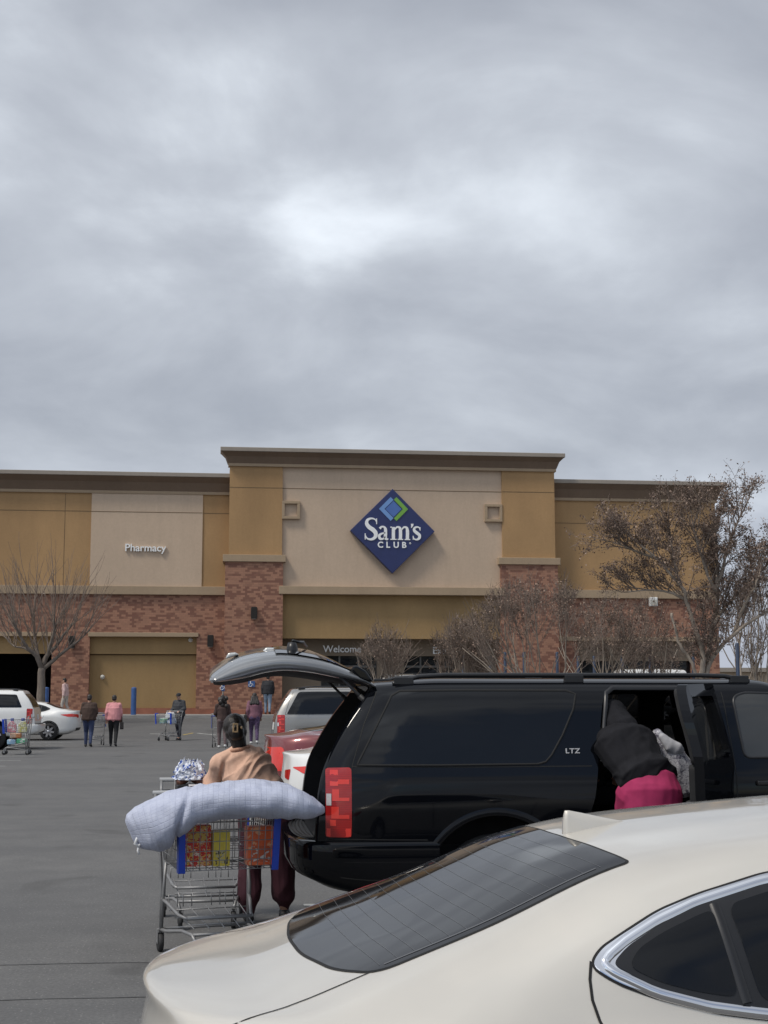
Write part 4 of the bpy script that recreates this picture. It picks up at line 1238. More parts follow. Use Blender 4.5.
# recessed entrance wall with two glazed openings
EY = 67.5
ops_ = [(at_y(321, 660, EY).x, at_y(377, 660, EY).x), (at_y(404, 660, EY).x, at_y(455, 660, EY).x)]
ztop = at_y(390, 656, EY).z
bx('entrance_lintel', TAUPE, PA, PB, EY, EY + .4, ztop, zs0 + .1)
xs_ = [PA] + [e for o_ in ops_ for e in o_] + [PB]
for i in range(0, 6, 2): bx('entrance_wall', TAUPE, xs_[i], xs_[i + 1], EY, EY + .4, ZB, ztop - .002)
for a, b in ops_:
    d = bx('sliding_door', SHOPGLASS, a, b, EY + .25, EY + .28, ZB, ztop)
    f = Part()
    for k in range(4):
        x = a + (b - a) * k / 3; f.box(x - .04, x + .04, EY + .18, EY + .245, ZB, ztop)
    f.box(a, b, EY + .16, EY + .24, 2.95, 3.05)
    fo = f.put('door_frame', [STEEL]); fo.parent = d; fo.matrix_parent_inverse = Matrix.Identity(4)

# ---- right wing
XE = 24.4
bx('wing_wall', TAN, XR, XE, 67, 67.6, 6.742, 11.15); bx('ledge', BEIGE, XR, XE + .05, 66.84, 67.62, 6.34, 6.74, .015)
bx('brick_band', BRICK, XR, XE + .01, 67.002, 67.6, 4.46, 6.338)
cornice(XR, XE, 11.15, 12.15, 67, .45, 0, 1)
bx('joint', JOINT, XR, XE, 66.992, 67.01, 10.02, 10.05)
bx('lintel_trim', BEIGE, XR, XE + .04, 66.9, 67.3, 4.25, 4.458, .012)
bx('lintel', TAUPE, XR + .1, XE - 1, 67.25, 67.6, 3.3, 4.248)
for a, b in ((XR + .05, at_y(579, 660, 67).x), (at_y(693, 660, 67).x, XE)): bx('brick_pillar', BRICK, a, b, 67.003, 67.62, ZB, 4.248)
bx('shop_window', SHOPGLASS, at_y(579, 660, 67).x, at_y(693, 660, 67).x, 67.5, 67.55, ZB, 3.3)

# ------------------------------------------------------------------ signs and fittings on the front
WHITE_LET = mat('white_letters', (.86, .86, .84), .45, 0, .04, 8)
def letters(name, txt, u0, u1, v, Y, label, bold=.005, depth=.08):
    a, b = at_y(u0, v, Y), at_y(u1, v, Y)
    me = text_mesh(txt, 1, .001, 0)
    w = max(q.co.x for q in me.vertices) - min(q.co.x for q in me.vertices)
    s_ = (b.x - a.x) / w
    me = text_mesh(txt, s_, depth, bold)
    x0 = (max(q.co.x for q in me.vertices) + min(q.co.x for q in me.vertices)) / 2
    z0 = (max(q.co.z for q in me.vertices) + min(q.co.z for q in me.vertices)) / 2
    me.transform(Matrix.Translation((-x0, 0, -z0)))
    o = obj(name, me, WHITE_LET); o.location = ((a.x + b.x) / 2, Y - depth / 2 - .01, (a.z + b.z) / 2)
    return tag(o, label, 'sign')
letters('lettering', 'Pharmacy', 125.5, 166, 549, 66.94, 'white lettering that reads Pharmacy on the pale panel')
letters('lettering', 'Welcome', 323, 361, 649, EY - .01, 'white lettering that reads Welcome over the entrance')
letters('lettering', 'Exit', 433, 447.5, 650.5, EY - .01, 'white lettering that reads Exit behind the bare trees')

lc = at_y(392.5, 531, TY - .2); HS = (at_y(435, 532, TY - .2).x - at_y(350.5, 532, TY - .2).x) / 2
sign = empty('logo_sign', (lc.x, TY - .05, lc.z), 0, 'navy diamond sign that reads Sam\'s Club on the tower', 'sign')
NAVY = mat('navy_panel', (.022, .032, .115), .4, 0, .08, 2); NAVYE = mat('navy_edge', (.03, .045, .13), .5, 0, .1, 2)
mb = MB(); mb.prism([(-HS, 0), (0, -HS), (HS, 0), (0, HS)], -.2, .16, 'y'); mb.build('panel', [NAVY], sign, .02)
LU = HS / 290.0     # sign units: the half diagonal measures 290
def shape(poly, depth, m, name, y=-.2):
    mb = MB(); mb.prism([(x * LU, z * LU) for x, z in poly], y - depth, y - .002, 'y'); return mb.build(name, [m], sign)
mx, mz = 6, 150
sh = lambda P_: [(x + mx, z + mz) for x, z in P_]
shape(sh([(-100, 0), (-20, 82), (0, 62), (-62, 0), (0, -62), (-20, -82)]), .03, mat('sky_blue', (.16, .30, .58), .5, 0, .05), 'emblem_bracket')
shape(sh([(100, 0), (20, 82), (2, 64), (64, 0), (2, -64), (20, -82)]), .03, mat('leaf_green', (.17, .38, .06), .5, 0, .05), 'emblem_bracket')
shape(sh([(-56, 0), (0, 56), (56, 0), (0, -56)]), .02, mat('mid_blue', (.075, .16, .42), .5, 0, .05), 'emblem_diamond')
# serif lettering drawn as broad-nib strokes
def stroke(mb, pts, ws, y0=-.235, y1=-.202):
    """pts in sign units with a half-width each"""
    P_ = crom([Vector((x, z, 0)) for x, z in pts], 6); n = len(P_)
    def wv(i):
        f = i / (n - 1) * (len(ws) - 1); k = min(int(f), len(ws) - 2); return ws[k] + (ws[k + 1] - ws[k]) * (f - k)
    L_ = []; Rr = []
    for i in range(n):
        t = (P_[min(n - 1, i + 1)] - P_[max(0, i - 1)]).normalized(); nr = Vector((-t.y, t.x, 0)) * wv(i)
        L_.append(P_[i] + nr); Rr.append(P_[i] - nr)
    vs = [];
    for y in (y0, y1):
        for q in L_ + Rr: vs.append((q.x * LU, y, q.y * LU))
    fs = []; N2 = 2 * n
    for i in range(n - 1):
        fs.append((i, i + 1, n + i + 1, n + i)); fs.append((N2 + i, N2 + n + i, N2 + n + i + 1, N2 + i + 1))
        fs.append((i, N2 + i, N2 + i + 1, i + 1)); fs.append((n + i, n + i + 1, N2 + n + i + 1, N2 + n + i))
    fs.append((0, n, N2 + n, N2)); fs.append((n - 1, N2 + n - 1, N2 + 2 * n - 1, 2 * n - 1))
    mb.add(vs, fs)
def rect(mb, x0, x1, z0, z1): mb.box(x0 * LU, x1 * LU, -.236, -.201, z0 * LU, z1 * LU)
def word(name, fn):
    mb = MB(); fn(mb); return mb.build(name, [WHITE_LET], sign)
B0 = -62     # baseline
def letter_S(mb):
    stroke(mb, [(-110, 58), (-122, 77), (-146, 83), (-172, 72), (-178, 48), (-162, 24), (-136, 6), (-117, -16), (-120, -44), (-146, -60), (-174, -54), (-187, -34)], [3, 4, 6, 9, 12, 14, 15, 14, 11, 8, 5, 3])
    rect(mb, -113, -107, 44, 84); rect(mb, -191, -185, -62, -20)
def letter_a(mb):
    stroke(mb, [(-88, 14), (-78, 26), (-60, 26), (-50, 12), (-49, -20), (-49, -50), (-40, -58), (-30, -55)], [9, 6, 6, 10, 11, 11, 7, 4])
    stroke(mb, [(-50, -14), (-74, -20), (-92, -34), (-86, -54), (-68, -56), (-50, -40)], [4, 6, 10, 9, 6, 4])
def letter_m(mb):
    rect(mb, -6, 16, B0 + 7, 26); rect(mb, -16, 26, B0, B0 + 7); rect(mb, -16, -5, 21, 29)
    stroke(mb, [(14, 8), (30, 26), (48, 22), (53, 2), (53, B0 + 6)], [4, 6, 8, 11, 11]); rect(mb, 34, 72, B0, B0 + 7)
    stroke(mb, [(62, 8), (78, 26), (96, 22), (101, 2), (101, B0 + 6)], [4, 6, 8, 11, 11]); rect(mb, 82, 120, B0, B0 + 7)
def mark(mb): stroke(mb, [(134, 50), (134, 40), (128, 22)], [9, 8, 2])
def letter_s(mb):
    stroke(mb, [(188, 10), (182, 24), (164, 28), (148, 18), (150, 2), (168, -14), (184, -28), (182, -48), (164, -58), (146, -52), (141, -38)], [3, 4, 6, 8, 10, 11, 10, 9, 6, 4, 3])
    rect(mb, 186, 191, 4, 28); rect(mb, 138, 143, -60, -32)
for fn in (letter_S, letter_a, letter_m, mark, letter_s): word('letter', fn)
for ch_, x_ in (('C', -84), ('L', -32), ('U', 24), ('B', 78)):
    me = text_mesh(ch_, 56 * LU, .03, .05 * LU * 54 * .6); o = obj('letter', me, WHITE_LET, sign); o.location = (x_ * LU, -.22, -98 * LU)
mb = MB(); mb.tube([(120 * LU + 5 * LU * math.cos(a), -.21, -84 * LU + 5 * LU * math.sin(a)) for a in [2 * PI * i / 12 for i in range(12)]], 2 * LU, 5, True); mb.build('registered_mark', [WHITE_LET], sign)

# wall lamps
LAMPM = mat('bronze_lamp', (.03, .026, .022), .5, .5, .15, 8); LENSM = mat('frosted_lens', (.5, .48, .42), .4, 0, .05)
def wall_lamp(u, v, Y, label):
    p = at_y(u, v, Y)
    r = empty('wall_lamp', p, 0, label, 'wall lamp', 'bronze wall lamps on the brick piers')
    mb = MB(); mb.prism([(-.13, -.28), (.13, -.28), (.15, -.2), (.15, .2), (.13, .28), (-.13, .28), (-.15, .2), (-.15, -.2)], -.24, -.06, 'y'); mb.build('housing', [LAMPM], r, .02)
    mb = MB(); mb.box(-.07, .07, -.06, 0, -.14, .14); mb.build('wall_plate', [LAMPM], r)
    mb = MB(); mb.box(-.1, .1, -.22, -.08, -.292, -.275); mb.build('lens', [LENSM], r)
wall_lamp(254, 613, TY - .12, 'dark bronze wall lamp on the brick pier left of the entrance')
wall_lamp(210.5, 641, 67, 'dark bronze wall lamp on the brick pillar right of the blank tan bay')
wall_lamp(72, 642, 67, 'dark bronze wall lamp on the brick pillar behind the bare tree')
p = at_y(652, 602, 67)
r = empty('security_light', p, 0, 'white square security light on the brick band behind the tall tree', 'security light')
mb = MB(); mb.box(-.2, .2, -.3, -.08, -.22, .22); mb.build('housing', [mat('white_housing', (.75, .75, .73), .5, 0, .05)], r, .03); mb = MB(); mb.box(-.06, .06, -.09, 0, -.06, .06); mb.build('bracket', [STEEL], r); mb = MB(); mb.box(-.16, .16, -.312, -.302, -.18, .1); mb.build('lens', [LENSM], r)
for u, v, Y, lb in ((102.5, 677, 67.36, 'small white dome camera on the blank tan bay panel'), (190.5, 640, 67.22, 'small white camera under the lintel beside the brick pillar')):
    p = at_y(u, v, Y); r = empty('camera_dome', p, 0, lb, 'camera'); mb = MB(); mb.ell((0, -.07, 0), (.09, .09, .08)); mb.build('dome', [LENSM], r); mb = MB(); mb.lathe([(0, 0), (.1, 0), (.1, .05), (0, .06)], (0, 0, 0), 'y', 14); mb.build('mount', [WHITE_LET], r)
# wheelchair-blue notices
def blue_sign(u, v, Y, label, post=False, w=.16, h=.13):
    p = at_y(u, v, Y); r = empty('parking_sign', p, 0, label, 'sign')
    mb = MB(); mb.box(-w, w, -.03, -.01, -h, h); mb.build('plate', [BLUE], r)
    s_ = MB(); s_.tube([(-.05, -.034, .08), (-.04, -.034, 0), (.05, -.034, -.0), (.08, -.034, -.08)], .015, 5); s_.ell((-.05, -.034, .1), (.025, .01, .025), 8, 6); s_.tube([(-.05 + .07 * math.cos(a), -.034, -.05 + .07 * math.sin(a)) for a in [2.2 + .5 * i for i in range(9)]], .012, 5); s_.build('wheelchair_symbol', [WHITE_LET], r)
    if post: mb = MB(); mb.rod((0, 0, -p.z + ground_z(Y)), (0, 0, h), .03, 8); mb.build('post', [STEEL], r)
blue_sign(251.5, 684, TY - .12, 'small blue wheelchair sign fixed to the brick pier', False, .16, .14)
blue_sign(223, 687, 60, 'narrow blue wheelchair sign on a grey post', True, .07, .17)
# bollards
bol = None
for u, vt, vb, lb in ((134, 687, 714, 'blue steel bollard before the blank tan bay'), (46.5, 687, 714, 'blue steel bollard beside the bare tree trunk')):
    y = 65.3; t_ = at_y(u, vt, y); h = t_.z - ZB
    r = empty('bollard', (t_.x, y, ZB), 0, lb, 'bollard', 'blue bollards along the front')
    mb = MB(); mb.lathe([(.12, 0), (.12, h - .06)], (0, 0, 0), 'z', 18); mb.build('post', [BLUE], r)
    mb = MB(); mb.lathe([(.12, h - .058), (.10, h - .02), (0, h)], (0, 0, 0), 'z', 18); mb.build('cap', [BLUE], r)
for i, (u, vt) in enumerate(((463, 655), (490, 655), (505, 652), (524, 652), (557, 652), (578, 656), (594, 656), (622, 655), (650, 655), (693, 653), (737, 643))):
    y = 61 if u < 735 else 50; t_ = at_y(u, vt, y); zg = ground_z(y)
    r = empty('blue_post', (t_.x, y, zg), 0, ('slim blue steel post among the bare trees before the shop front', 'slim blue steel post standing against the low beige building right of the store')[u > 735], 'post', 'slim blue posts before the shop front')
    mb = MB(); mb.lathe([(.07, 0), (.07, t_.z - zg - .03), (.05, t_.z - zg), (0, t_.z - zg)], (0, 0, 0), 'z', 10); mb.build('post', [POSTBLUE], r)
    mb = MB(); mb.box(-.15, .15, -.15, .15, 0, .02); mb.build('base_plate', [STEEL], r)
# low building far off to the right
db = empty('distant_building', (75, 165, .6), 0, 'low beige building far off beyond the right end of the store', 'building')
for nm, m_, b_ in (('wall', stucco('far_wall', (.42, .32, .22)), (-28, 40, 0, 20, 0, 3.6)), ('roof', CAP, (-28.5, 40.5, -.5, 20.5, 3.6, 4.1)), ('window', SHOPGLASS, (-20, -12, -.06, .1, 1, 2.6)), ('window', SHOPGLASS, (-6, 2, -.06, .1, 1, 2.6))):
    mb = MB(); mb.box(*b_); mb.build(nm, [m_], db)
# ------------------------------------------------------------------ people
def ringcap(mb, p, q, r1, r2, n=14):
    p = Vector(p); q = Vector(q); ax = (q - p); L = ax.length; ax.normalize()
    pts = []; rs = []
    for k in range(4): a = PI / 2 * (1 - k / 4); pts.append(p - ax * r1 * math.sin(a)); rs.append(max(r1 * math.cos(a), r1 * .05))
    for t in (0, .33, .66, 1): pts.append(p + (q - p) * t); rs.append(r1 + (r2 - r1) * t)
    for k in range(1, 5): a = PI / 2 * k / 4; pts.append(q + ax * r2 * math.sin(a)); rs.append(max(r2 * math.cos(a), r2 * .05))
    mb.tube(pts, rs, n)
def loftell(mb, secs, n=18):
    """closed loft through ellipses (centre, half width x, half depth y, turn about z)"""
    vs = []; fs = []
    secs = [(Vector(c), a, b, t) for c, a, b, t in secs]
    c0, a0, b0, t0 = secs[0]; c1, a1, b1, t1 = secs[-1]
    e0 = (secs[0][0] - secs[1][0]).normalized(); e1 = (secs[-1][0] - secs[-2][0]).normalized()
    secs = [(c0 + e0 * min(a0, b0) * .45, a0 * .5, b0 * .5, t0)] + secs + [(c1 + e1 * min(a1, b1) * .45, a1 * .5, b1 * .5, t1)]
    for i, (c, a, b, t) in enumerate(secs):
        d = (secs[min(i + 1, len(secs) - 1)][0] - secs[max(0, i - 1)][0]).normalized()
        X = Vector((math.cos(t), math.sin(t), 0)); X = (X - d * X.dot(d)).normalized(); Y = d.cross(X)
        for k in range(n):
            an = 2 * PI * k / n; vs.append(c + X * math.cos(an) * a + Y * math.sin(an) * b)
    for i in range(len(secs) - 1):
        for k in range(n): fs.append((i * n + k, i * n + (k + 1) % n, (i + 1) * n + (k + 1) % n, (i + 1) * n + k))
    fs.append(tuple(range(n))[::-1]); fs.append(tuple((len(secs) - 1) * n + k for k in range(n)))
    mb.add(vs, fs)

def fuse(mb, voxel, smooth=5, wrinkle=0, wscale=9, wst=(1, 1, 1), seed=0, folds=False):
    """one continuous skin round overlapping shapes"""
    me = mb.mesh('fuse'); o = bpy.data.objects.new('tmp', me); C.objects.link(o)
    r = o.modifiers.new('r', 'REMESH'); r.mode = 'VOXEL'; r.voxel_size = voxel
    s = o.modifiers.new('s', 'SMOOTH'); s.factor = .5; s.iterations = smooth
    dg = bpy.context.evaluated_depsgraph_get(); m2 = bpy.data.meshes.new_from_object(o.evaluated_get(dg)); bpy.data.objects.remove(o)
    if wrinkle:
        nr = [v.normal.copy() for v in m2.vertices]
        for v, n in zip(m2.vertices, nr):
            q = Vector((v.co.x * wst[0], v.co.y * wst[1], v.co.z * wst[2])) * wscale + Vector((seed, seed * 2, 0))
            if folds:   # drawn cloth: long folds running down from the right shoulder
                al = v.co.x * .55 + v.co.z * .83; ac = v.co.x * .83 - v.co.z * .55
                q = Vector((ac * 11, v.co.y * 4, al * 3.0)) + Vector((noise.noise(v.co * 5) * .8, 0, seed))
                v.co += n * wrinkle * ((1 - abs(noise.noise(q)) * 3.0) * .9 + noise.noise(q * 2.7) * .3 - .3); continue
            a = 1 - abs(noise.noise(q)) * 2.2; b = noise.noise(q * 2.3)
            v.co += n * wrinkle * (a * .8 + b * .35 - .35)
    m2.materials.clear()
    m2.polygons.foreach_set('use_smooth', [True] * len(m2.polygons))
    return m2

SKIN = {k: mat('skin_' + k, c, .55, 0, .1, 14) for k, c in {'light': (.48, .29, .21), 'tan': (.36, .20, .135), 'brown': (.22, .115, .075)}.items()}
HAIRM = {k: mat('hair_' + k, c, .45, 0, .35, 40, .5, 160, stretch=(1, 1, .2)) for k, c in {'black': (.018, .0135, .011), 'brown': (.035, .02, .013), 'grey': (.3, .29, .28)}.items()}
def cloth(name, col, var=.12, rough=.85): return mat(name, col, rough, 0, var, 7, .3, 220)

def hand(mb, w, d, side, curl=.5, s=1.0):
    """palm, four unequal bent fingers and a thumb"""
    d = Vector(d).normalized(); up = Vector((0, 0, 1)); X = d.cross(up).normalized() if abs(d.z) < .95 else Vector((1, 0, 0)); N = X.cross(d).normalized()
    w = Vector(w)
    for k in range(4): ringcap(mb, w + X * (k - 1.5) * .008 * s, w + d * .085 * s + X * (k - 1.5) * .02 * s, .013 * s, .0115 * s, 8)
    for k, L in enumerate((.066, .078, .073, .056)):
        b = w + d * .088 * s + X * (k - 1.5) * .021 * s
        d1 = (d * math.cos(curl * .7) - N * math.sin(curl * .7)); d2 = (d * math.cos(curl * 1.8) - N * math.sin(curl * 1.8))
        m = b + d1 * L * .55 * s; e = m + d2 * L * .5 * s
        ringcap(mb, b, m, .0095 * s, .0085 * s, 8); ringcap(mb, m, e, .0085 * s, .007 * s, 8)
    tb = w + d * .03 * s - X * side * .022 * s; td = (d * .75 - X * side * .6 - N * .3).normalized()
    ringcap(mb, tb, tb + td * .04 * s, .012 * s, .0105 * s, 8); ringcap(mb, tb + td * .04 * s, tb + (td + d * .5).normalized() * .072 * s, .0105 * s, .008 * s, 8)

BASE = {'pelvis': (0, 0, .93), 'waist': (0, .005, 1.06), 'chest': (0, -.005, 1.27), 'neck': (0, -.005, 1.435), 'head': (0, .025, 1.585),
        'hipL': (-.085, 0, .90), 'hipR': (.085, 0, .90), 'kneeL': (-.10, .02, .49), 'kneeR': (.10, .02, .49), 'ankL': (-.10, -.03, .085), 'ankR': (.10, -.03, .085),
        'toeL': (-.115, .13, .03), 'toeR': (.115, .13, .03), 'shoL': (-.175, -.005, 1.38), 'shoR': (.175, -.005, 1.38),
        'elbL': (-.215, -.03, 1.12), 'elbR': (.215, -.03, 1.12), 'wriL': (-.215, .06, .89), 'wriR': (.215, .06, .89)}

def person(label, loc, rz, pose=None, scale=1.0, girth=1.0, skin='tan', hair=('black', 'short'), top=None, pants=None, shoes=None, voxel=.009, loose_top=1.0, loose_legs=1.0, group=None, hem=.90, wrinkle=.006, sleeve=True, cuff=False, folds=False, short=False):
    J = {k: Vector(v) for k, v in BASE.items()}
    for k, v in (pose or {}).items(): J[k] = Vector(v)
    root = empty('person', loc, rz, label, 'person', group); root.scale = (scale,) * 3
    G = girth
    turn = math.atan2((J['shoR'] - J['shoL']).y, (J['shoR'] - J['shoL']).x)
    def torso(mb, k, low=True, hem=0):
        sw = (J['shoR'] - J['shoL']).length / 2
        secs = []
        if low: secs.append((J['pelvis'] - Vector((0, 0, .05)), .15 * k * G, .105 * k * G, 0))
        secs += [(J['pelvis'] + Vector((0, 0, .03 + hem)), .155 * k * G, .112 * k * G, 0), (J['waist'], .138 * k * G, .102 * k * G, turn * .5),
                 ((J['waist'] + J['chest']) / 2, .145 * k * G, .108 * k * G, turn * .7), (J['chest'], .165 * k * G, .115 * k * G, turn), ((J['chest'] + J['neck']) / 2 + (J['neck'] - J['chest']) * .08, (sw * .9) * k, .09 * k * G, turn), (J['neck'] - (J['neck'] - J['chest']) * .12, .085 * k, .065 * k, turn)]
        loftell(mb, secs)
        for s in 'LR': ringcap(mb, J['neck'] - (J['neck'] - J['chest']) * .12, J['sho' + s], .055 * k, .058 * k)
    def arms(mb, k, full=True):
        for s in 'LR':
            ringcap(mb, J['sho' + s], J['elb' + s], .056 * k * G ** .5, .042 * k * G ** .5); 
            e = J['wri' + s] if full else J['elb' + s].lerp(J['wri' + s], .1)
            ringcap(mb, J['elb' + s], e, .041 * k * G ** .5, .029 * k)
    def legs(mb, k, kk=1.0, to=1.0):
        for s in 'LR':
            ringcap(mb, J['hip' + s], J['knee' + s], .088 * k * G, .060 * k); ringcap(mb, J['knee' + s], J['knee' + s].lerp(J['ank' + s], to), .056 * k, .039 * k * kk)
    # body
    b = MB(); torso(b, .94); arms(b, .9); legs(b, .92)
    hd = J['head']; nd = (hd - J['neck']).normalized()
    fz = Vector((0, 1, 0)); fz = (fz - nd * fz.dot(nd)).normalized(); rx = fz.cross(nd)
    Mh = Matrix((rx, fz, nd)).transposed()
    lp = lambda x, y, z: hd + Mh @ Vector((x, y, z))
    ringcap(b, J['neck'] - nd * .04, lp(0, -.015, -.05), .052, .05)
    b.ell(hd + Mh @ Vector((0, -.008, .03)), (.074, .095, .088), 16, 12, Mh); b.ell(lp(0, .022, -.045), (.058, .068, .070), 14, 10, Mh)
    ringcap(b, lp(0, .083, .01), lp(0, .105, -.022), .010, .015, 8); ringcap(b, lp(0, .066, -.09), lp(0, .07, -.098), .022, .02, 8)
    for sx in (-1, 1): b.ell(lp(sx * .077, -.01, -.005), (.012, .024, .033), 8, 8, Mh)
    ringcap(b, lp(-.025, .083, -.058), lp(.025, .083, -.058), .009, .009, 8)
    for s in 'LR':
        hand(b, J['wri' + s], (J['wri' + s] - J['elb' + s]), -1 if s == 'L' else 1, .8)
        ringcap(b, J['ank' + s], J['toe' + s], .036, .03); ringcap(b, J['ank' + s] - Vector((0, .035, .035)), J['toe' + s], .032, .026)
    obj('body', fuse(b, voxel, 3), SKIN[skin], root)
    ey = MB()
    for sx in (-1, 1): ey.ell(lp(sx * .031, .082, .012), (.012, .008, .008), 10, 8, Mh)
    ey.build('eyes', [mat('eye', (.03, .02, .015), .2, 0, 0)], root)
    # clothes
    kt = 1.10 * loose_top
    t = MB(); torso(t, kt, not short, .03 if short else 0)
    if loose_top > 1.05 and not short:
        c_ = J['pelvis']; w_ = J['waist']; loftell(t, [(c_ - (w_ - c_) * .3, .17 * kt * G, .125 * kt * G, 0), (w_, .165 * kt * G, .125 * kt * G, turn * .5), (J['chest'], .17 * kt * G, .125 * kt * G, turn)])
    for s in 'LR':
        e = J['wri' + s] if sleeve else J['sho' + s].lerp(J['elb' + s], .8)
        ringcap(t, J['sho' + s], J['elb' + s] if sleeve else e, .062 * kt * G ** .5, .055 * kt * G ** .5)
        if sleeve: ringcap(t, J['elb' + s], J['elb' + s].lerp(J['wri' + s], .93), .054 * kt * G ** .5, .040 * kt)
    obj('top', fuse(t, voxel, 4, wrinkle * loose_top, 8, (1, 1, .55), len(label), folds), top, root)
    p = MB(); kp = 1.07 * loose_legs
    loftell(p, [(J['pelvis'] - Vector((0, 0, .06)), .152 * 1.05 * G, .115 * 1.05 * G, 0), (J['pelvis'] + Vector((0, 0, .06)), .15 * 1.04 * G, .112 * 1.03 * G, 0)])
    if short: loftell(p, [(J['hipL'].lerp(J['hipR'], .5) - Vector((0, .03, .16)), .17 * G, .10 * G, 0), (J['pelvis'] - Vector((0, .035, .02)), .175 * G, .118 * G, 0), (J['pelvis'] + Vector((0, .02, .05)), .165 * G, .115 * G, 0)])
    for s in 'LR':
        g_ = MB()
        b_ = J['ank' + s] + Vector((0, 0, .02))
        ringcap(p, J['hip' + s], J['knee' + s], .094 * kp * G, .068 * kp)
        if loose_legs > 1.15:
            mid = J['knee' + s].lerp(b_, .72)
            ringcap(p, J['knee' + s], mid, .068 * kp, .070 * kp); ringcap(p, mid, b_, .070 * kp, .046)
        else: ringcap(p, J['knee' + s], b_, .064 * kp, .047 * kp)
        seat = J['pelvis'] + (J['hip' + s] - J['pelvis']) * .8 - Vector((0, .055, .01)); p.ell(seat, (.085 * G, .075 * G, .095 * G), 12, 8)
    obj('trousers', fuse(p, voxel, 4, wrinkle * (.8 if not short else 1.1), 9, (1, 1, .5), len(label) * 2), pants, root)
    for s in 'LR':
        f = MB(); a = J['ank' + s]; t_ = J['toe' + s]; dr = (t_ - a); dr.z = 0; dr.normalize()
        ringcap(f, a - dr * .035 - Vector((0, 0, .04)), t_ + Vector((0, 0, .008)), .04, .036); ringcap(f, a - Vector((0, 0, .02)), a + dr * .06 - Vector((0, 0, .035)), .042, .038)
        obj('shoe', fuse(f, max(voxel, .008), 3), shoes, root)
    # hair or hat
    h = MB(); kind = hair[1]
    if kind != 'cap':
        hk = 1.14 if kind == 'bun' else 1.0; h.ell(lp(0, -.02, .045), (.083 * hk, .098 * hk, .088 * hk), 16, 12, Mh); h.ell(lp(0, -.045, -.01), (.078 * hk, .07 * hk, .07 * hk), 14, 10, Mh)
        if kind == 'bun': h.ell(lp(.0, -.115, -.012), (.066, .05, .07), 14, 10, Mh); ringcap(h, lp(.0, -.065, -.04), lp(.008, -.05, -.12), .068, .058)
        if kind == 'long': 
            for xx in (-.06, -.02, .02, .06): ringcap(h, lp(xx, -.06, -.02), lp(xx * 1.9, -.095, -.26), .05, .055)
        if kind == 'big':
            for i in range(26):
                rr = random.Random(i); h.ell(lp(rr.uniform(-.13, .13), rr.uniform(-.15, .02), rr.uniform(-.26, .10)), (.065, .06, .075), 8, 6)
        if kind == 'hood': ringcap(h, lp(0, -.03, -.06), J['neck'] - nd * .03 + Vector((.02, -.02, 0)), .105, .125); h.ell(lp(0, -.02, .0), (.118, .12, .118), 14, 10, Mh)
        obj('hair' if kind != 'hood' else 'hood', fuse(h, voxel * .8, 3, .004, 22, (1, 1, .35), 3), HAIRM[hair[0]] if kind != 'hood' else top, root)
    else:
        h.ell(lp(0, -.01, .055), (.085, .104, .075), 16, 12, Mh); h.add(*[[lp(x, y, .055 - .12 * abs(x)) for x in (-.07, -.035, 0, .035, .07) for y in (.07, .17 - abs(x) * .5)], [(2 * i, 2 * i + 2, 2 * i + 3, 2 * i + 1) for i in range(4)]]); 
        o = h.build('cap', [cloth('cap_cloth', (.02, .02, .022))], root)
    return root, J, lp, Mh

def walk_pose(st=.12, arms='push', lean=.03):
    P_ = {'hipL': (-.085, 0, .90), 'hipR': (.085, 0, .90), 'kneeL': (-.095, st * .9 + .03, .50), 'kneeR': (.095, -st * .35 + .03, .49), 'ankL': (-.095, st * 1.1, .085), 'ankR': (.095, -st * 1.5, .12), 'toeL': (-.11, st * 1.1 + .16, .035), 'toeR': (.11, -st * 1.5 + .14, .03), 'chest': (0, lean, 1.27), 'neck': (0, lean * 1.5, 1.435), 'head': (0, lean * 2 + .02, 1.585), 'shoL': (-.175, lean, 1.38), 'shoR': (.175, lean, 1.38)}
    if arms == 'push': P_.update({'elbL': (-.235, .04, 1.13), 'elbR': (.235, .04, 1.13), 'wriL': (-.19, .30, 1.06), 'wriR': (.19, .30, 1.06)})
    else: P_.update({'elbL': (-.225, -.08 + lean, 1.12), 'elbR': (.225, .03 + lean, 1.12), 'wriL': (-.23, -.02, .89), 'wriR': (.22, .16, .90)})
    return P_

# woman behind the black SUV, seen from the back, leaning to her left over the second cart
wp = at_y(266, 912, 11.25)
W_POSE = {'pelvis': (-.01, 0, .90), 'waist': (-.08, .03, 1.02), 'chest': (-.17, .06, 1.19), 'neck': (-.225, .08, 1.335), 'head': (-.25, .10, 1.465), 'shoL': (-.385, .07, 1.215), 'shoR': (-.075, .07, 1.25),
          'elbL': (-.45, .25, 1.02), 'wriL': (-.42, .48, 1.0), 'elbR': (-.01, .20, 1.04), 'wriR': (-.10, .44, 1.0),
          'hipL': (-.10, 0, .87), 'hipR': (.09, 0, .87), 'kneeL': (-.125, .03, .47), 'kneeR': (.125, .02, .47), 'ankL': (-.135, -.03, .085), 'ankR': (.145, .10, .085), 'toeL': (-.15, .13, .03), 'toeR': (.165, .25, .03)}
SHOE_D = mat('dark_shoe', (.02, .02, .022), .6, 0, .2, 9); SHOE_W = mat('white_shoe', (.6, .6, .58), .6, 0, .1, 9)
wr_, WJ, wlp, wM = person('woman in a peach sweater and maroon sweatpants, dark hair clipped up', (wp.x, 11.25, 0), 0, W_POSE, 1.0, 1.03, 'tan', ('black', 'bun'), mat('peach_knit', (.66, .425, .315), 1, 0, .10, 30, .25, 150, bdist=.004, spec=.15), cloth('maroon_fleece', (.055, .012, .020)), SHOE_D, .0065, 1.09, 1.25, None, .9, .015, folds=True)
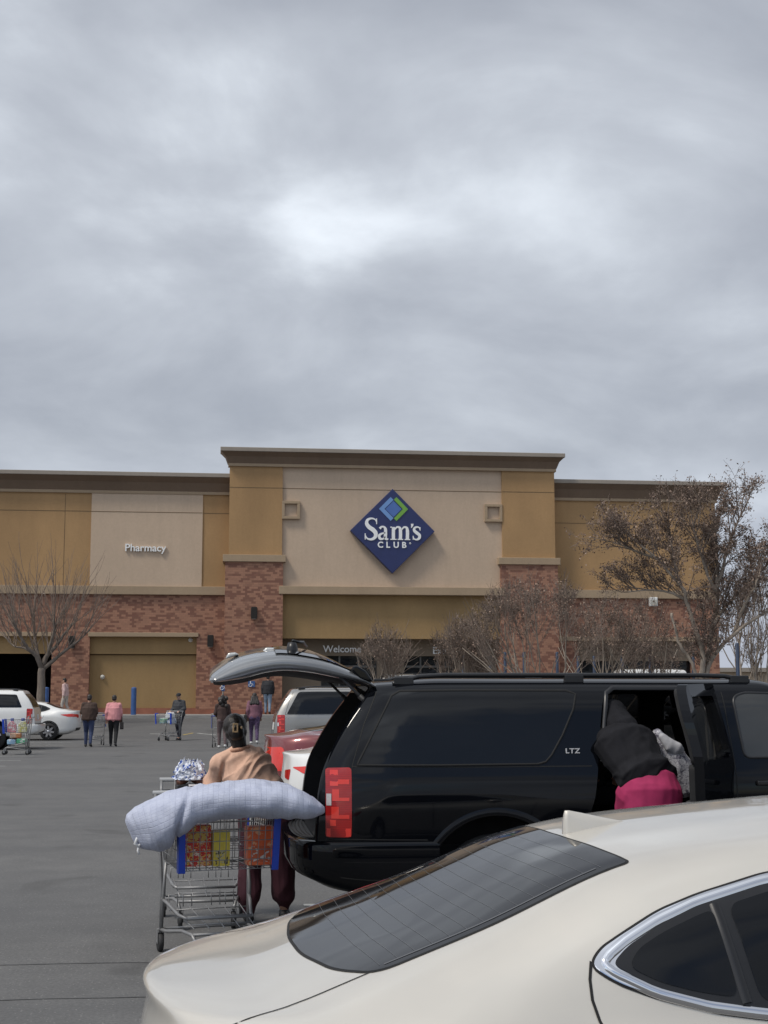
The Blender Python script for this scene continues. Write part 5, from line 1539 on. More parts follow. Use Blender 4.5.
mb = MB(); cc = WJ['neck'] + Vector((.008, -.012, -.012)); cn = (WJ['head'] - WJ['neck']).normalized(); cx_ = cn.orthogonal().normalized(); cy_ = cn.cross(cx_)
mb.tube([cc + (cx_ * math.cos(a) + cy_ * math.sin(a)) * .082 for a in [2 * PI * i / 24 for i in range(24)]], .016, 8, True); mb.build('collar', [mat('peach_rib', (.50, .27, .18), .95, 0, .2, 40, .8, 200)], wr_)
mb = MB(); 
c = wlp(.0, -.178, .01)
for x in (-.016, .016): mb.box(c.x + x - .006, c.x + x + .006, c.y - .012, c.y + .012, c.z - .035, c.z + .035)
for z in (-.03, .03): mb.box(c.x - .0135, c.x + .0135, c.y - .011, c.y + .011, c.z + z - .006, c.z + z + .006)
mb.ell((c.x + .048, c.y, c.z + .002), (.010, .012, .012))
mb.build('hair_clip', [mat('horn_clip', (.40, .27, .14), .3, 0, .2, 20)], wr_, .002)

# person leaning into the open rear door
ip = at_y(647, 790, 9.28)
IN_POSE = {'pelvis': (.01, 0, 1.13), 'waist': (-.02, .10, 1.25), 'chest': (-.08, .26, 1.42), 'neck': (-.10, .37, 1.525), 'head': (-.11, .48, 1.60), 'shoL': (-.20, .31, 1.46), 'shoR': (.06, .35, 1.48),
           'elbL': (-.19, .52, 1.28), 'wriL': (-.18, .74, 1.18), 'elbR': (.10, .57, 1.24), 'wriR': (.06, .80, 1.18), 'hipL': (-.085, 0, 1.08), 'hipR': (.105, 0, 1.08), 'kneeL': (-.11, .17, .80), 'kneeR': (.12, .17, .80), 'ankL': (-.10, .09, .545), 'ankR': (.11, .09, .545), 'toeL': (-.11, .24, .505), 'toeR': (.12, .24, .505)}
BLK = mat('black_fleece', (.012, .012, .0145), .9, 0, .25, 9, .3, 200, spec=.2)
person('person in a black hooded jacket and pink trousers leaning into the SUV', (ip.x + .05, 9.42, 0), R(0), IN_POSE, 1.0, 1.2, 'tan', ('black', 'hood'), BLK, cloth('magenta_cloth', (.34, .02, .09)), SHOE_D, .0075, 1.10, 1.14, None, .9, .010, short=True, folds=True)

def far_person(u, v, rz, label, pose, **k):
    p = on_ground(u, v)
    if p.y > 64: p = at_y(u, v, 65.7); p.z = .75
    return person(label, p, rz, pose, voxel=.012, wrinkle=.008, **k)
JEAN = cloth('blue_jeans', (.035, .05, .11)); BLACKP = cloth('black_leggings', (.012, .012, .014)); 
far_person(88, 747, R(-4), 'person in a brown jacket and blue jeans walking to the store', walk_pose(.10, 'push'), scale=.99, girth=1.2, hair=('black', 'short'), top=cloth('brown_jacket', (.052, .030, .022)), pants=JEAN, shoes=SHOE_D, loose_top=1.1)
pk, PJ, _, _ = far_person(113, 746.5, R(-2), 'person in a pink jacket and black leggings carrying a dark bag', walk_pose(.13, 'free'), scale=.98, girth=1.12, hair=('black', 'short'), top=cloth('pink_jacket', (.62, .27, .28)), pants=BLACKP, shoes=SHOE_D, loose_top=1.12)
mb = MB(); mb.prism(rounded([(-.15, 0), (.15, 0), (.13, .24), (-.13, .24)], .05), -.05, .05, 'x'); mb.tube([(0, -.1, .22), (0, -.06, .42), (0, .06, .42), (0, .1, .22)], .012, 6)
hb = mb.build('handbag', [cloth('dark_leather', (.018, .016, .016))]); hb.location = pk.matrix_basis @ Vector((.27, .06, .57)); tag(hb, 'dark handbag hanging beside the person in the pink jacket', 'bag')
man, MJ, mlp, mM = far_person(179, 740, R(150), 'man in a dark hoodie and cap pushing a cart of water', walk_pose(.10, 'push'), scale=1.02, girth=1.12, hair=('black', 'cap'), skin='light', top=cloth('charcoal_hoodie', (.045, .047, .052)), pants=cloth('navy_trousers', (.016, .018, .03)), shoes=SHOE_D, loose_top=1.1)
far_person(222, 748, R(2), 'person with big black hair in a dark brown top pushing a cart', walk_pose(.08, 'push'), scale=.97, girth=1.05, hair=('black', 'big'), skin='brown', top=cloth('dark_brown_top', (.05, .028, .024)), pants=cloth('grey_leggings', (.12, .085, .085)), shoes=SHOE_W, loose_top=1.05)
pp, PPJ, _, _ = far_person(254, 744, R(0), 'person in a mauve top and patterned purple leggings', walk_pose(.12, 'free'), scale=1.02, girth=1.2, hair=('black', 'long'), skin='brown', top=cloth('mauve_top', (.19, .085, .115)), pants=mat('patterned_leggings', (.075, .045, .10), .8, 0, .75, 26), shoes=SHOE_W, loose_top=1.04)
mb = MB(); mb.prism(rounded([(-.15, 0), (.15, 0), (.12, .26), (-.12, .26)], .05), -.05, .05, 'x'); mb.tube([(0, -.1, .24), (.05, 0, .62), (0, .1, .24)], .012, 6)
hb = mb.build('handbag', [cloth('black_leather', (.015, .014, .014))]); hb.location = pp.matrix_basis @ Vector((-.30, .0, .72)); tag(hb, 'black shoulder bag at the side of the person in mauve', 'bag')
far_person(267.5, 716.5, R(-8), 'person in a dark jacket and pale blue jeans beside the brick pier', walk_pose(.09, 'free'), scale=1.07, girth=1.15, hair=('black', 'short'), top=cloth('dark_jacket', (.02, .021, .025)), pants=cloth('pale_jeans', (.19, .25, .33)), shoes=SHOE_D, loose_top=1.12)
far_person(65, 713.5, R(70), 'person in a pale pink top by the brick pillar', walk_pose(.1, 'free'), scale=.97, girth=1.0, hair=('black', 'short'), skin='light', top=cloth('pale_pink_top', (.62, .44, .42)), pants=cloth('pale_trousers', (.48, .44, .40)), shoes=SHOE_D, loose_top=1.08)
# ------------------------------------------------------------------ shopping carts
WIRE = mat('cart_wire', (.30, .30, .30), .4, .4, .12, 12); TUBE = mat('cart_tube', (.24, .24, .24), .45, .4, .15, 9, .1, 90)
BLUEP = mat('blue_guard', (.012, .055, .42), .4, 0, .12, 9); GREYP = mat('grey_plastic', (.34, .35, .36), .5, 0, .1, 9)
CASTR = mat('caster_rubber', (.025, .025, .026), .7, 0, .2, 20)

def make_cart(name, label, wires=1.0, wr=.0027):
    """front faces +y; rear wheels stand at y = 0"""
    root = empty(name, (0, 0, 0), 0, label, 'cart', 'wire shopping carts')
    zt, zb = .99, .62
    # corners of the basket: (x half, y) at top and bottom, rear and front
    TR, TF, BR, BF = (.345, -.06), (.335, .70), (.30, .02), (.325, .67)
    def corner(t, f, s):      # t 0 bottom..1 top, f 0 rear..1 front
        a = Vector((BR[0], BR[1])).lerp(Vector((BF[0], BF[1])), f); b = Vector((TR[0], TR[1])).lerp(Vector((TF[0], TF[1])), f)
        p = a.lerp(b, t); return Vector((s * p.x, p.y, zb + (zt - zb) * t))
    bk = MB()
    nH, nV, nF = 6, int(13 * wires), int(15 * wires)
    for s in (-1, 1):
        for i in range(nH + 1):
            t = i / nH; bk.rod(corner(t, 0, s), corner(t, 1, s), wr, 4)
        for i in range(nV + 1):
            f = i / nV; bk.rod(corner(0, f, s), corner(1, f, s), wr, 4)
    for f_ in (0, 1):
        for i in range(nH + 1):
            t = i / nH; bk.rod(corner(t, f_, -1), corner(t, f_, 1), wr, 4)
        for i in range(1, nF if f_ else 6):
            u = i / (nF if f_ else 6); bk.rod(corner(0, f_, -1).lerp(corner(0, f_, 1), u), corner(1, f_, -1).lerp(corner(1, f_, 1), u), wr, 4)
    for i in range(1, 9):
        u = i / 9; bk.rod(corner(0, 0, -1).lerp(corner(0, 0, 1), u), corner(0, 1, -1).lerp(corner(0, 1, 1), u), wr, 4)
    for i in range(1, 5): f = i / 5; bk.rod(corner(0, f, -1), corner(0, f, 1), wr, 4)
    rim = [corner(1, 0, -1), corner(1, 1, -1), corner(1, 1, 1), corner(1, 0, 1)]
    bk.tube(rim, .008, 6, True)
    bk.build('basket', [WIRE], root)
    for s in (-1, 1):
        g = MB()
        a, b = corner(0, 1, s), corner(1, 1, s)
        M = Matrix.Translation((0, 0, 0))
        d = (b - a); X = Vector((s, 0, 0)); Y = Vector((0, 1, 0))
        vs = []
        for p in (a - d * .04, b + d * .05):
            for ex, ey in ((.012, .014), (-.034, .014), (-.034, -.006), (-.01, -.006), (-.01, -.05), (.012, -.05)): vs.append(p + X * ex + Y * ey)
        g.add(vs, [(0, 1, 2, 3, 4, 5), (11, 10, 9, 8, 7, 6)] + [(i, (i + 1) % 6, 6 + (i + 1) % 6, 6 + i) for i in range(6)])
        p0 = b + d * .05; q0 = p0 - X * .13; g.box(min(p0.x, q0.x), max(p0.x, q0.x), p0.y - .012, p0.y + .016, p0.z - .028, p0.z + .002)
        g.build('corner_guard', [BLUEP], root, .004)
    fr = MB()
    for s in (-1, 1):
        fr.tube([(s * .31, 0, .13), (s * .31, -.005, .40), (s * .315, -.03, .62), (s * .345, -.06, .99), (s * .345, -.13, 1.07)], .0125, 8)
        fr.tube([(s * .31, .02, .15), (s * .305, .05, .44), (s * .29, .04, .62)], .011, 8)
        fr.tube([(s * .31, -.01, .15), (s * .30, .15, .16), (s * .25, .42, .2), (s * .22, .60, .2), (s * .20, .66, .14)], .013, 8)
        fr.tube([(s * .308, .02, .36), (s * .29, .12, .34), (s * .25, .30, .285), (s * .22, .44, .28)], .012, 8)
    fr.rod((-.31, 0, .155), (.31, 0, .155), .010, 8); fr.rod((-.22, .44, .28), (.22, .44, .28), .011, 8); fr.rod((-.22, .60, .2), (.22, .60, .2), .011, 8)
    fr.rod((-.29, .04, .60), (.29, .04, .60), .010, 8)
    fr.build('frame', [TUBE], root)
    rk = MB()
    for i in range(5):
        x = -.24 + .12 * i; rk.rod((x, .02, .30), (x * .85, .58, .235), .004, 4)
    for i in range(3):
        y = .08 + .2 * i; rk.rod((-.28 + y * .1, y, .297 - y * .11), (.28 - y * .1, y, .297 - y * .11), .0045, 4)
    for x in (-.2, -.1, .1, .2):
        rk.tube([(x, .02, .30), (x, .0, .38), (x + .06, .0, .38), (x + .06, .02, .30)], .004, 4)
    rk.build('lower_rack', [WIRE], root)
    st = MB()
    for i in range(5): x = -.24 + .12 * i; st.rod((x, .06, .80), (x, .0, 1.09), .004, 4)
    for z in (.82, .95, 1.09): st.rod((-.25, .06 - (z - .8) * .2, z), (.25, .06 - (z - .8) * .2, z), .005, 4)
    st.build('child_seat', [WIRE], root)
    hd = MB(); hd.rod((-.36, -.13, 1.07), (.36, -.13, 1.07), .017, 12); hd.build('handle', [GREYP], root)
    for s in (-1, 1):
        for y, x in ((0, .31), (.66, .20)):
            w = MB(); w.lathe([(.012, -.016), (.06, -.016), (.064, -.008), (.064, .008), (.06, .016), (.012, .016)], (0, 0, 0), 'x', 18)
            wo = w.build('wheel', [CASTR], root); wo.location = (s * x, y - .02, .064)
            f = MB(); 
            for k in (-1, 1): f.box(k * .021 - .002, k * .021 + .002, -.02, .025, -.01, .085)
            f.box(-.022, .022, -.02, .03, .083, .089); f.lathe([(0, -.024), (.012, -.024), (.012, .024), (0, .024)], (0, 0, 0), 'x', 8); f.build('fork', [TUBE], wo)
    return root

cart = make_cart('shopping_cart', 'wire cart with blue corner guards under the quilted pillow')
PL = on_ground(157, 952); rz1 = PI + .233
cart.location = (PL.x + .325, PL.y + .075, 0); cart.rotation_euler = (0, 0, rz1)
def place_cart(x, y, rz, label):
    c = copy_tree(cart); c.location = (x, y, ground_z(y)); c.rotation_euler = (0, 0, rz); c['label'] = label; return c
f_ = on_ground(192, 931)
cart2 = place_cart(f_.x + .07, f_.y + .72, PI + .06, 'wire cart holding a plastic wrapped loaf, between the pillow and the woman')
pc = on_ground(94, 745.5); place_cart(pc.x, pc.y + .1, R(2), 'wire cart pushed by the couple in brown and pink')
def ahead(pr, dist): 
    m = pr.matrix_basis; return m.translation + (m.to_3x3().normalized() @ Vector((0, dist, 0)))
q = ahead(man, .44); mcart = place_cart(q.x, q.y, man.rotation_euler.z, 'wire cart stacked with packs of bottled water')
q = on_ground(222, 748); place_cart(q.x, q.y + .48, R(2), 'wire cart pushed by the person with big black hair')
q = on_ground(28, 755); lcart = place_cart(q.x - .05, q.y + .3, R(92), 'wire cart of laundry jugs standing behind the white SUV')

CM1 = cart.matrix_basis
# ---- goods in the near cart
def print_mat(name, base, cols, scale=14, seed=0):
    m, nt, bs = new_mat(name); v = coords(nt, 'Object')
    mp = nt.nodes.new('ShaderNodeMapping'); mp.inputs['Location'].default_value = (seed, seed * 1.7, seed * .3); link(nt, v, mp.inputs[0])
    c = base
    for i, cl in enumerate(cols):
        n = tex_noise(nt, scale * (1 + .35 * i), 2, .5, mp.outputs[0], .8 + i)
        c = mix_rgb(nt, ramp(nt, n, [(.55, 0), (.57, 1)], 'LINEAR'), c if hasattr(c, 'is_output') else tuple(c), cl)
        mp2 = nt.nodes.new('ShaderNodeMapping'); mp2.inputs['Location'].default_value = (i * 3.1 + seed, i, 2 * i); link(nt, v, mp2.inputs[0]); mp = mp2
    link(nt, c, bs.inputs['Base Color']); bs.inputs['Roughness'].default_value = .35
    return m
def carton(name, label, cat, u0, u1, vt, depth, m, y_in, flap, lab=None):
    """upright box standing on the basket floor just behind the front wires"""
    d0 = CM1 @ Vector((0, y_in, 0)); a, b = at_y(u0, vt, d0.y), at_y(u1, vt, d0.y)
    r = empty(name, ((a.x + b.x) / 2, d0.y + depth / 2, .628), R(13.3), label, cat); w = (b.x - a.x) / 2; h = min(a.z, .985) - .628
    mb = MB(); mb.box(-w, w, -depth / 2, depth / 2, 0, h); mb.build('box', [m], r, .004)
    if lab:
        mb = MB(); mb.box(-w * .75, w * .75, -depth / 2 - .0025, -depth / 2 + .002, h * lab[0], h * lab[1]); mb.build('front_panel', [lab[2]], r)
    mb = MB(); mb.box(-w * .96, w * .96, -depth / 2 + .004, depth / 2 - .004, h, h + .003); mb.build('lid', [flap], r)
carton('cereal_box', 'red patterned cereal box in the near cart beside the blue corner guard', 'box', 183, 210, 826, .10, print_mat('red_print', (.68, .045, .035), [(.8, .68, .55), (.78, .52, .10), (.55, .03, .03)], 22), .55, mat('red_card', (.45, .03, .03), .5), (.62, .86, print_mat('yellow_title', (.62, .42, .10), [(.45, .03, .03)], 40)))
carton('food_carton', 'yellow carton between the red and orange boxes in the near cart', 'box', 212, 229, 832, .09, mat('yellow_card', (.75, .60, .08), .4, 0, .15, 20), .55, mat('yellow_lid', (.5, .38, .05), .5), (.05, .45, print_mat('yellow_print', (.72, .56, .07), [(.09, .07, .02), (.55, .5, .3)], 30, 3)))
carton('snack_box', 'orange box standing in the right half of the near cart', 'box', 246, 273, 827, .10, print_mat('orange_print', (.82, .16, .05), [(.85, .42, .22), (.78, .13, .04)], 16, 5), .52, mat('orange_card', (.55, .12, .04), .5), (.08, .5, print_mat('white_print', (.62, .13, .05), [(.7, .66, .6)], 26, 8)))

# ---- quilted pillow lying across the basket
def quilt_mat():
    m, nt, bs = new_mat('quilted_blue_grey')
    v = coords(nt, 'UV')
    n = tex_noise(nt, 5, 5, .6, coords(nt, 'Object', (3, 3, 3)))
    ft = tex_noise(nt, 70, 3, .7, coords(nt, 'Object'))
    w1 = nt.nodes.new('ShaderNodeTexWave'); w1.bands_direction = 'X'; w1.inputs['Scale'].default_value = 4.6; w1.inputs['Distortion'].default_value = .6; w1.inputs['Detail Scale'].default_value = 2; link(nt, v, w1.inputs[0])
    w2 = nt.nodes.new('ShaderNodeTexWave'); w2.bands_direction = 'Y'; w2.inputs['Scale'].default_value = 4.2; w2.inputs['Distortion'].default_value = .6; link(nt, v, w2.inputs[0])
    c = mix_rgb(nt, ramp(nt, n, [(.3, 0), (.7, 1)]), (.40, .43, .54), (.50, .53, .63))
    c = mix_rgb(nt, ramp(nt, ft, [(.35, .35), (.65, 0)]), c, (.32, .35, .46))
    l1 = ramp(nt, w1.outputs['Fac'], [(.0, 1), (.09, 0)]); l2 = ramp(nt, w2.outputs['Fac'], [(.0, 1), (.09, 0)])
    mx = nt.nodes.new('ShaderNodeMath'); mx.operation = 'MAXIMUM'; link(nt, l1, mx.inputs[0]); link(nt, l2, mx.inputs[1])
    c = mix_rgb(nt, wmul(nt, mx.outputs[0], .12), c, (.30, .33, .45))
    link(nt, c, bs.inputs['Base Color']); bs.inputs['Roughness'].default_value = .85
    inv = nt.nodes.new('ShaderNodeMath'); inv.operation = 'SUBTRACT'; inv.inputs[0].default_value = 1; link(nt, mx.outputs[0], inv.inputs[1])
    sm = nt.nodes.new('ShaderNodeMath'); sm.operation = 'ADD'; link(nt, wmul(nt, inv.outputs[0], .6), sm.inputs[0]); link(nt, wmul(nt, ft, .3), sm.inputs[1])
    bump(nt, bs, sm.outputs[0], .4, .012)
    return m
def wmul(nt, a, f):
    n = nt.nodes.new('ShaderNodeMath'); n.operation = 'MULTIPLY'; nt.links.new(a, n.inputs[0]); n.inputs[1].default_value = f; return n.outputs[0]
pil = empty('quilted_pillow', (CM1 @ Vector((0, .35, .99))), 0, 'pale blue quilted pillow lying across the near cart', 'pillow')
# centre line and radii read from the side: (u, top v, bottom v, half depth)
prof = [(131, 820, 842, .025), (135, 813, 846, .10), (143, 806, 848, .19), (156, 799, 849, .27), (172, 790, 843, .29), (184, 786, 832, .30), (200, 783, 822, .31), (225, 781, 816, .31), (255, 779, 815, .31), (280, 781, 815, .30), (298, 787, 816, .27), (312, 795, 815, .20), (320, 801, 813, .12), (324, 805, 811, .04)]
secs = []
for u, a, b, dp in prof:
    A, Bp = at_y(u, a, 9.55), at_y(u, b, 9.55); secs.append((A.x, (A.z + Bp.z) / 2 - .008, (A.z - Bp.z) / 2 * .98, dp))
def interp4(t):
    f = t * (len(secs) - 1); i = min(int(f), len(secs) - 2); k = f - i
    return [secs[i][j] + (secs[i + 1][j] - secs[i][j]) * k for j in range(4)]
vs = []; fs = []; uv = []; NI, NK = 110, 56
for i in range(NI + 1):
    x, zc_, rz_, dp = interp4(i / NI)
    for k in range(NK):
        a = 2 * PI * k / NK; cy = math.cos(a); sz = math.sin(a)
        cy = math.copysign(abs(cy) ** .8, cy); sz = math.copysign(abs(sz) ** .8, sz)
        P_ = Vector((x, 9.50 + dp * cy + .02 * math.sin(i * .12), zc_ + rz_ * sz))
        q = P_ * 5; wv = 1 - abs(noise.noise(Vector((q.x * 1.6, q.y * .8, q.z * .9)))) * 2
        q2 = noise.noise(Vector((q.x * 3.2, q.y * 2, q.z * 2.4)))
        # a deep fold where it bends over the basket edge
        fd = math.exp(-((x - secs[5][0] - sz * .05) / .02) ** 2) * .04 + math.exp(-((x - secs[6][0] + .02) / .03) ** 2) * .014
        P_.x -= sz * rz_ * .5 * smoothstep(secs[5][0], secs[0][0], x)
        nrm = Vector((0, cy, sz)); amp = min(1, rz_ / .1)
        P_ += nrm * (((wv - .3) * .013 + q2 * .010 + .008 * noise.noise(Vector((P_.x * 2.1, P_.z * 3, 4)))) * amp - fd * (1 - .6 * smoothstep(.2, .9, sz)) * amp)
        vs.append(P_ - pil.location); uv.append((x * 2.0, k / NK * 3.2))
for i in range(NI):
    for k in range(NK): fs.append((i * NK + k, i * NK + (k + 1) % NK, (i + 1) * NK + (k + 1) % NK, (i + 1) * NK + k))
fs.append(tuple(range(NK))[::-1]); fs.append(tuple(NI * NK + k for k in range(NK)))
mb = MB(); mb.add(vs, fs, True); me = mb.mesh('cover')
ul = me.uv_layers.new(name='uv')
for p_ in me.polygons:
    ks = [me.loops[l].vertex_index for l in p_.loop_indices]
    wrap = any(k % NK == 0 for k in ks) and any(k % NK == NK - 1 for k in ks)
    for l in p_.loop_indices:
        k = me.loops[l].vertex_index; q_ = uv[k]
        ul.data[l].uv = (q_[0], q_[1] + (3.2 if wrap and k % NK == 0 else 0))
obj('cover', me, quilt_mat(), pil)
a_ = at_y(139, 838, 9.42) - pil.location
mb = MB(); mb.tube([a_ + Vector(v_) for v_ in ((.02, 0, .02), (-.01, -.01, 0), (-.025, -.01, -.035), (.0, -.01, -.05), (.015, 0, -.03), (.0, 0, -.01))], .011, 6); mb.tube([a_ + Vector(v_) for v_ in ((0, 0, -.04), (-.005, -.01, -.08), (.004, -.01, -.105))], .008, 5)
mb.build('tie', [mat('white_tie', (.7, .7, .7), .8)], pil)

# ---- wrapped loaf and flat box on the second cart
c2 = cart2.matrix_basis
lp_ = at_y(190, 783, (c2 @ Vector((0, .12, 0))).y)
lf = empty('wrapped_loaf', (lp_.x, lp_.y, 1.0), R(8), 'brown loaf in clear film with a crinkled blue and white top', 'food pack')
mb = MB(); mb.box(-.11, .11, -.09, .09, 0, .05); mb.build('tray', [mat('black_tray', (.02, .02, .022), .4)], lf, .01)
mb = MB(); loftell(mb, [((-.085, 0, .07), .055, .085, 0), ((0, 0, .075), .06, .095, 0), ((.085, 0, .07), .055, .085, 0)]); 
lm = fuse(mb, .008, 3, .006, 30); obj('loaf', lm, mat('brown_crust', (.13, .055, .035), .6, 0, .4, 30), lf)
film = MB(); rr = random.Random(5); vs = []; fs = []; n1, n2 = 22, 60
for i in range(n1 + 1):
    t = i / n1
    for k in range(n2):
        a = 2 * PI * k / n2; rad = (.125 - .02 * t) * (1 - .75 * max(0, t - .55) ** 1.2) * (1 + .22 * noise.noise(Vector((math.cos(a) * 3, math.sin(a) * 3, t * 6))) + .16 * noise.noise(Vector((math.cos(a) * 9, math.sin(a) * 9, t * 11))))
        vs.append((rad * math.cos(a) * 1.02, rad * math.sin(a) * .85, .085 + .15 * t + .05 * t * noise.noise(Vector((math.cos(a) * 5, math.sin(a) * 5, 3)))))
for i in range(n1):
    for k in range(n2): fs.append((i * n2 + k, i * n2 + (k + 1) % n2, (i + 1) * n2 + (k + 1) % n2, (i + 1) * n2 + k))
film.add(vs, fs, False); film.build('film', [print_mat('blue_white_film', (.62, .66, .74), [(.03, .10, .42), (.7, .72, .78)], 20, 2)], lf)
b2 = at_y(203, 786, lp_.y - .12)
fb = empty('flat_box', (b2.x, b2.y, .985), R(6), 'flat white and pink box lying on the second cart beside the loaf', 'box')
mb = MB(); mb.box(-.11, .11, -.08, .08, 0, .055); mb.build('box', [print_mat('white_pink_print', (.68, .62, .62), [(.6, .42, .44)], 9, 4)], fb, .004); mb = MB(); mb.box(-.112, .112, -.082, .082, .056, .066); mb.build('lid', [mat('white_card', (.7, .68, .68), .5)], fb, .003)

# ---- bottled water on the man's cart
m3 = mcart.matrix_basis
WRAPS = [print_mat('water_wrap', (.55, .60, .66), [(.10, .24, .50), (.66, .68, .70)], 12, 1), print_mat('green_wrap', (.20, .42, .24), [(.10, .28, .45), (.6, .64, .62)], 12, 6), mat('clear_wrap', (.62, .66, .68), .2, 0, .25, 18)]
CAPM = mat('white_cap', (.7, .7, .72), .4)
def water_pack(p, rz, m, label):
    r = empty('water_pack', p, rz, label, 'water pack')
    mb = MB()
    for i in range(4):
        for k in range(3): mb.lathe([(0, 0), (.036, 0), (.038, .04), (.036, .13), (.030, .16), (.012, .185)], (-.117 + .078 * i, -.078 + .078 * k, 0), 'z', 8)
    mb.build('bottles', [m], r)
    mb = MB()
    for i in range(4):
        for k in range(3): mb.lathe([(.014, .18), (.014, .2), (0, .2)], (-.117 + .078 * i, -.078 + .078 * k, 0), 'z', 6)
    c = mb.build('caps', [CAPM], r); c['kind'] = 'stuff'
    mb = MB(); mb.prism(rounded([(-.162, -.122), (.162, -.122), (.162, .122), (-.162, .122)], .04), .01, .135, 'z'); mb.build('wrap', [m], r)
for (x, y, z, m, lb) in ((-.13, .30, .63, WRAPS[0], 'blue labelled bottled water pack low in the cart pushed by the man'), (.14, .42, .63, WRAPS[1], 'green wrapped bottled water pack low in the cart pushed by the man'), (-.10, .36, .835, WRAPS[2], 'clear pack of bottled water on top of the others in the cart')):
    p = m3 @ Vector((x, y, z)); water_pack(p, man.rotation_euler.z + PI / 2, m, lb)
# ---- laundry jugs and packs on the left cart
m4 = lcart.matrix_basis
def jug(x, y, m, label):
    r = empty('laundry_jug', m4 @ Vector((x, y, .63)), R(92), label, 'jug', 'laundry jugs in the left cart')
    mb = MB(); mb.prism(rounded([(-.12, 0), (.12, 0), (.125, .22), (.05, .32), (-.05, .32), (-.125, .22)], .04), -.07, .07, 'x'); mb.build('bottle', [m], r, .015)
    mb = MB(); mb.lathe([(.05, .32), (.052, .39), (.045, .40), (0, .40)], (0, 0, 0), 'z', 14); mb.build('cap', [mat('blue_cap', (.03, .06, .25), .4)], r)
jug(.0, .16, print_mat('yellow_jug', (.50, .48, .16), [(.62, .62, .45)], 9, 1), 'yellow laundry jug with a blue cap in the cart by the white SUV')
jug(.0, .46, print_mat('pink_jug', (.55, .22, .26), [(.65, .6, .6)], 9, 4), 'pink laundry jug with a blue cap in the cart by the white SUV')
for y, z, m, lb, hx in ((.18, .31, print_mat('green_pack', (.10, .42, .22), [(.6, .66, .62)], 9, 2), 'green and white pack on the lower rack of the left cart', .13), (.45, .29, print_mat('blue_pack', (.30, .46, .60), [(.62, .66, .68)], 9, 3), 'pale blue pack on the lower rack of the left cart', .12), (.34, .47, print_mat('orange_pack', (.50, .20, .08), [(.6, .42, .30)], 9, 5), 'orange pack on top of the packs on the lower rack', .15)):
    p = m4 @ Vector((0, y, z)); r = empty('soft_pack', p, R(92), lb, 'pack'); mb = MB(); mb.box(-.16, .16, -hx, hx, 0, .145); mb.build('pack', [m], r, .03, 3); mb = MB(); mb.box(-.04, .04, -.01, .01, .14, .16); mb.build('carry_strap', [CAPM], r, .004)

# ---- patterned blanket in the doorway of the black SUV
bp = at_y(673, 765, 9.78)
bl = empty('patterned_blanket', (bp.x, 9.78, bp.z), 0, 'white and grey patterned blanket bundled on the seat in the open doorway', 'blanket')
mb = MB(); loftell(mb, [((-.115, 0, .235), .03, .05, 0), ((-.07, 0, .16), .06, .07, 0), ((-.02, 0, .08), .09, .08, 0), ((.03, 0, -.01), .105, .09, 0), ((.07, 0, -.10), .10, .08, 0), ((.09, 0, -.19), .085, .07, 0)])
obj('cloth', fuse(mb, .007, 6, .008, 10, (1, .6, .4), 9), print_mat('mottled_cloth', (.46, .46, .49), [(.13, .125, .16), (.56, .56, .58), (.25, .24, .28)], 22, 7), bl)
mb = MB(); loftell(mb, [((-.10, -.05, .21), .025, .03, 0), ((-.04, -.07, .14), .05, .03, 0), ((.01, -.075, .11), .055, .025, 0), ((.05, -.06, .10), .03, .02, 0)]); obj('turned_edge', fuse(mb, .008, 5, .003, 14, (1, 1, 1), 2), mat('grey_fleece', (.42, .42, .44), .9, 0, .1, 30), bl)
# ------------------------------------------------------------------ trees
BARK = mat('grey_brown_bark', (.17, .14, .115), .9, 0, .3, 9, .5, 40, stretch=(1, 1, .3))
PALEBARK = mat('pale_smooth_bark', (.30, .25, .20), .8, 0, .3, 5, .4, 30, stretch=(1, 1, .3))
TWIG = mat('twig', (.20, .155, .125), .9, 0, .3, 6)
def leaf_mat(name, a, b, c):
    m, nt, bs = new_mat(name); g = nt.nodes.new('ShaderNodeNewGeometry')
    r = ramp(nt, g.outputs['Random Per Island'], [(.0, a), (.45, b), (.8, c), (1, tuple(x * 1.5 for x in c))]); link(nt, r, bs.inputs['Base Color']); bs.inputs['Roughness'].default_value = .85
    return m
DRY = leaf_mat('dry_leaf', (.085, .054, .042), (.155, .105, .08), (.24, .175, .135))
DRY2 = leaf_mat('dry_seed_head', (.10, .066, .05), (.18, .125, .095), (.27, .195, .15))

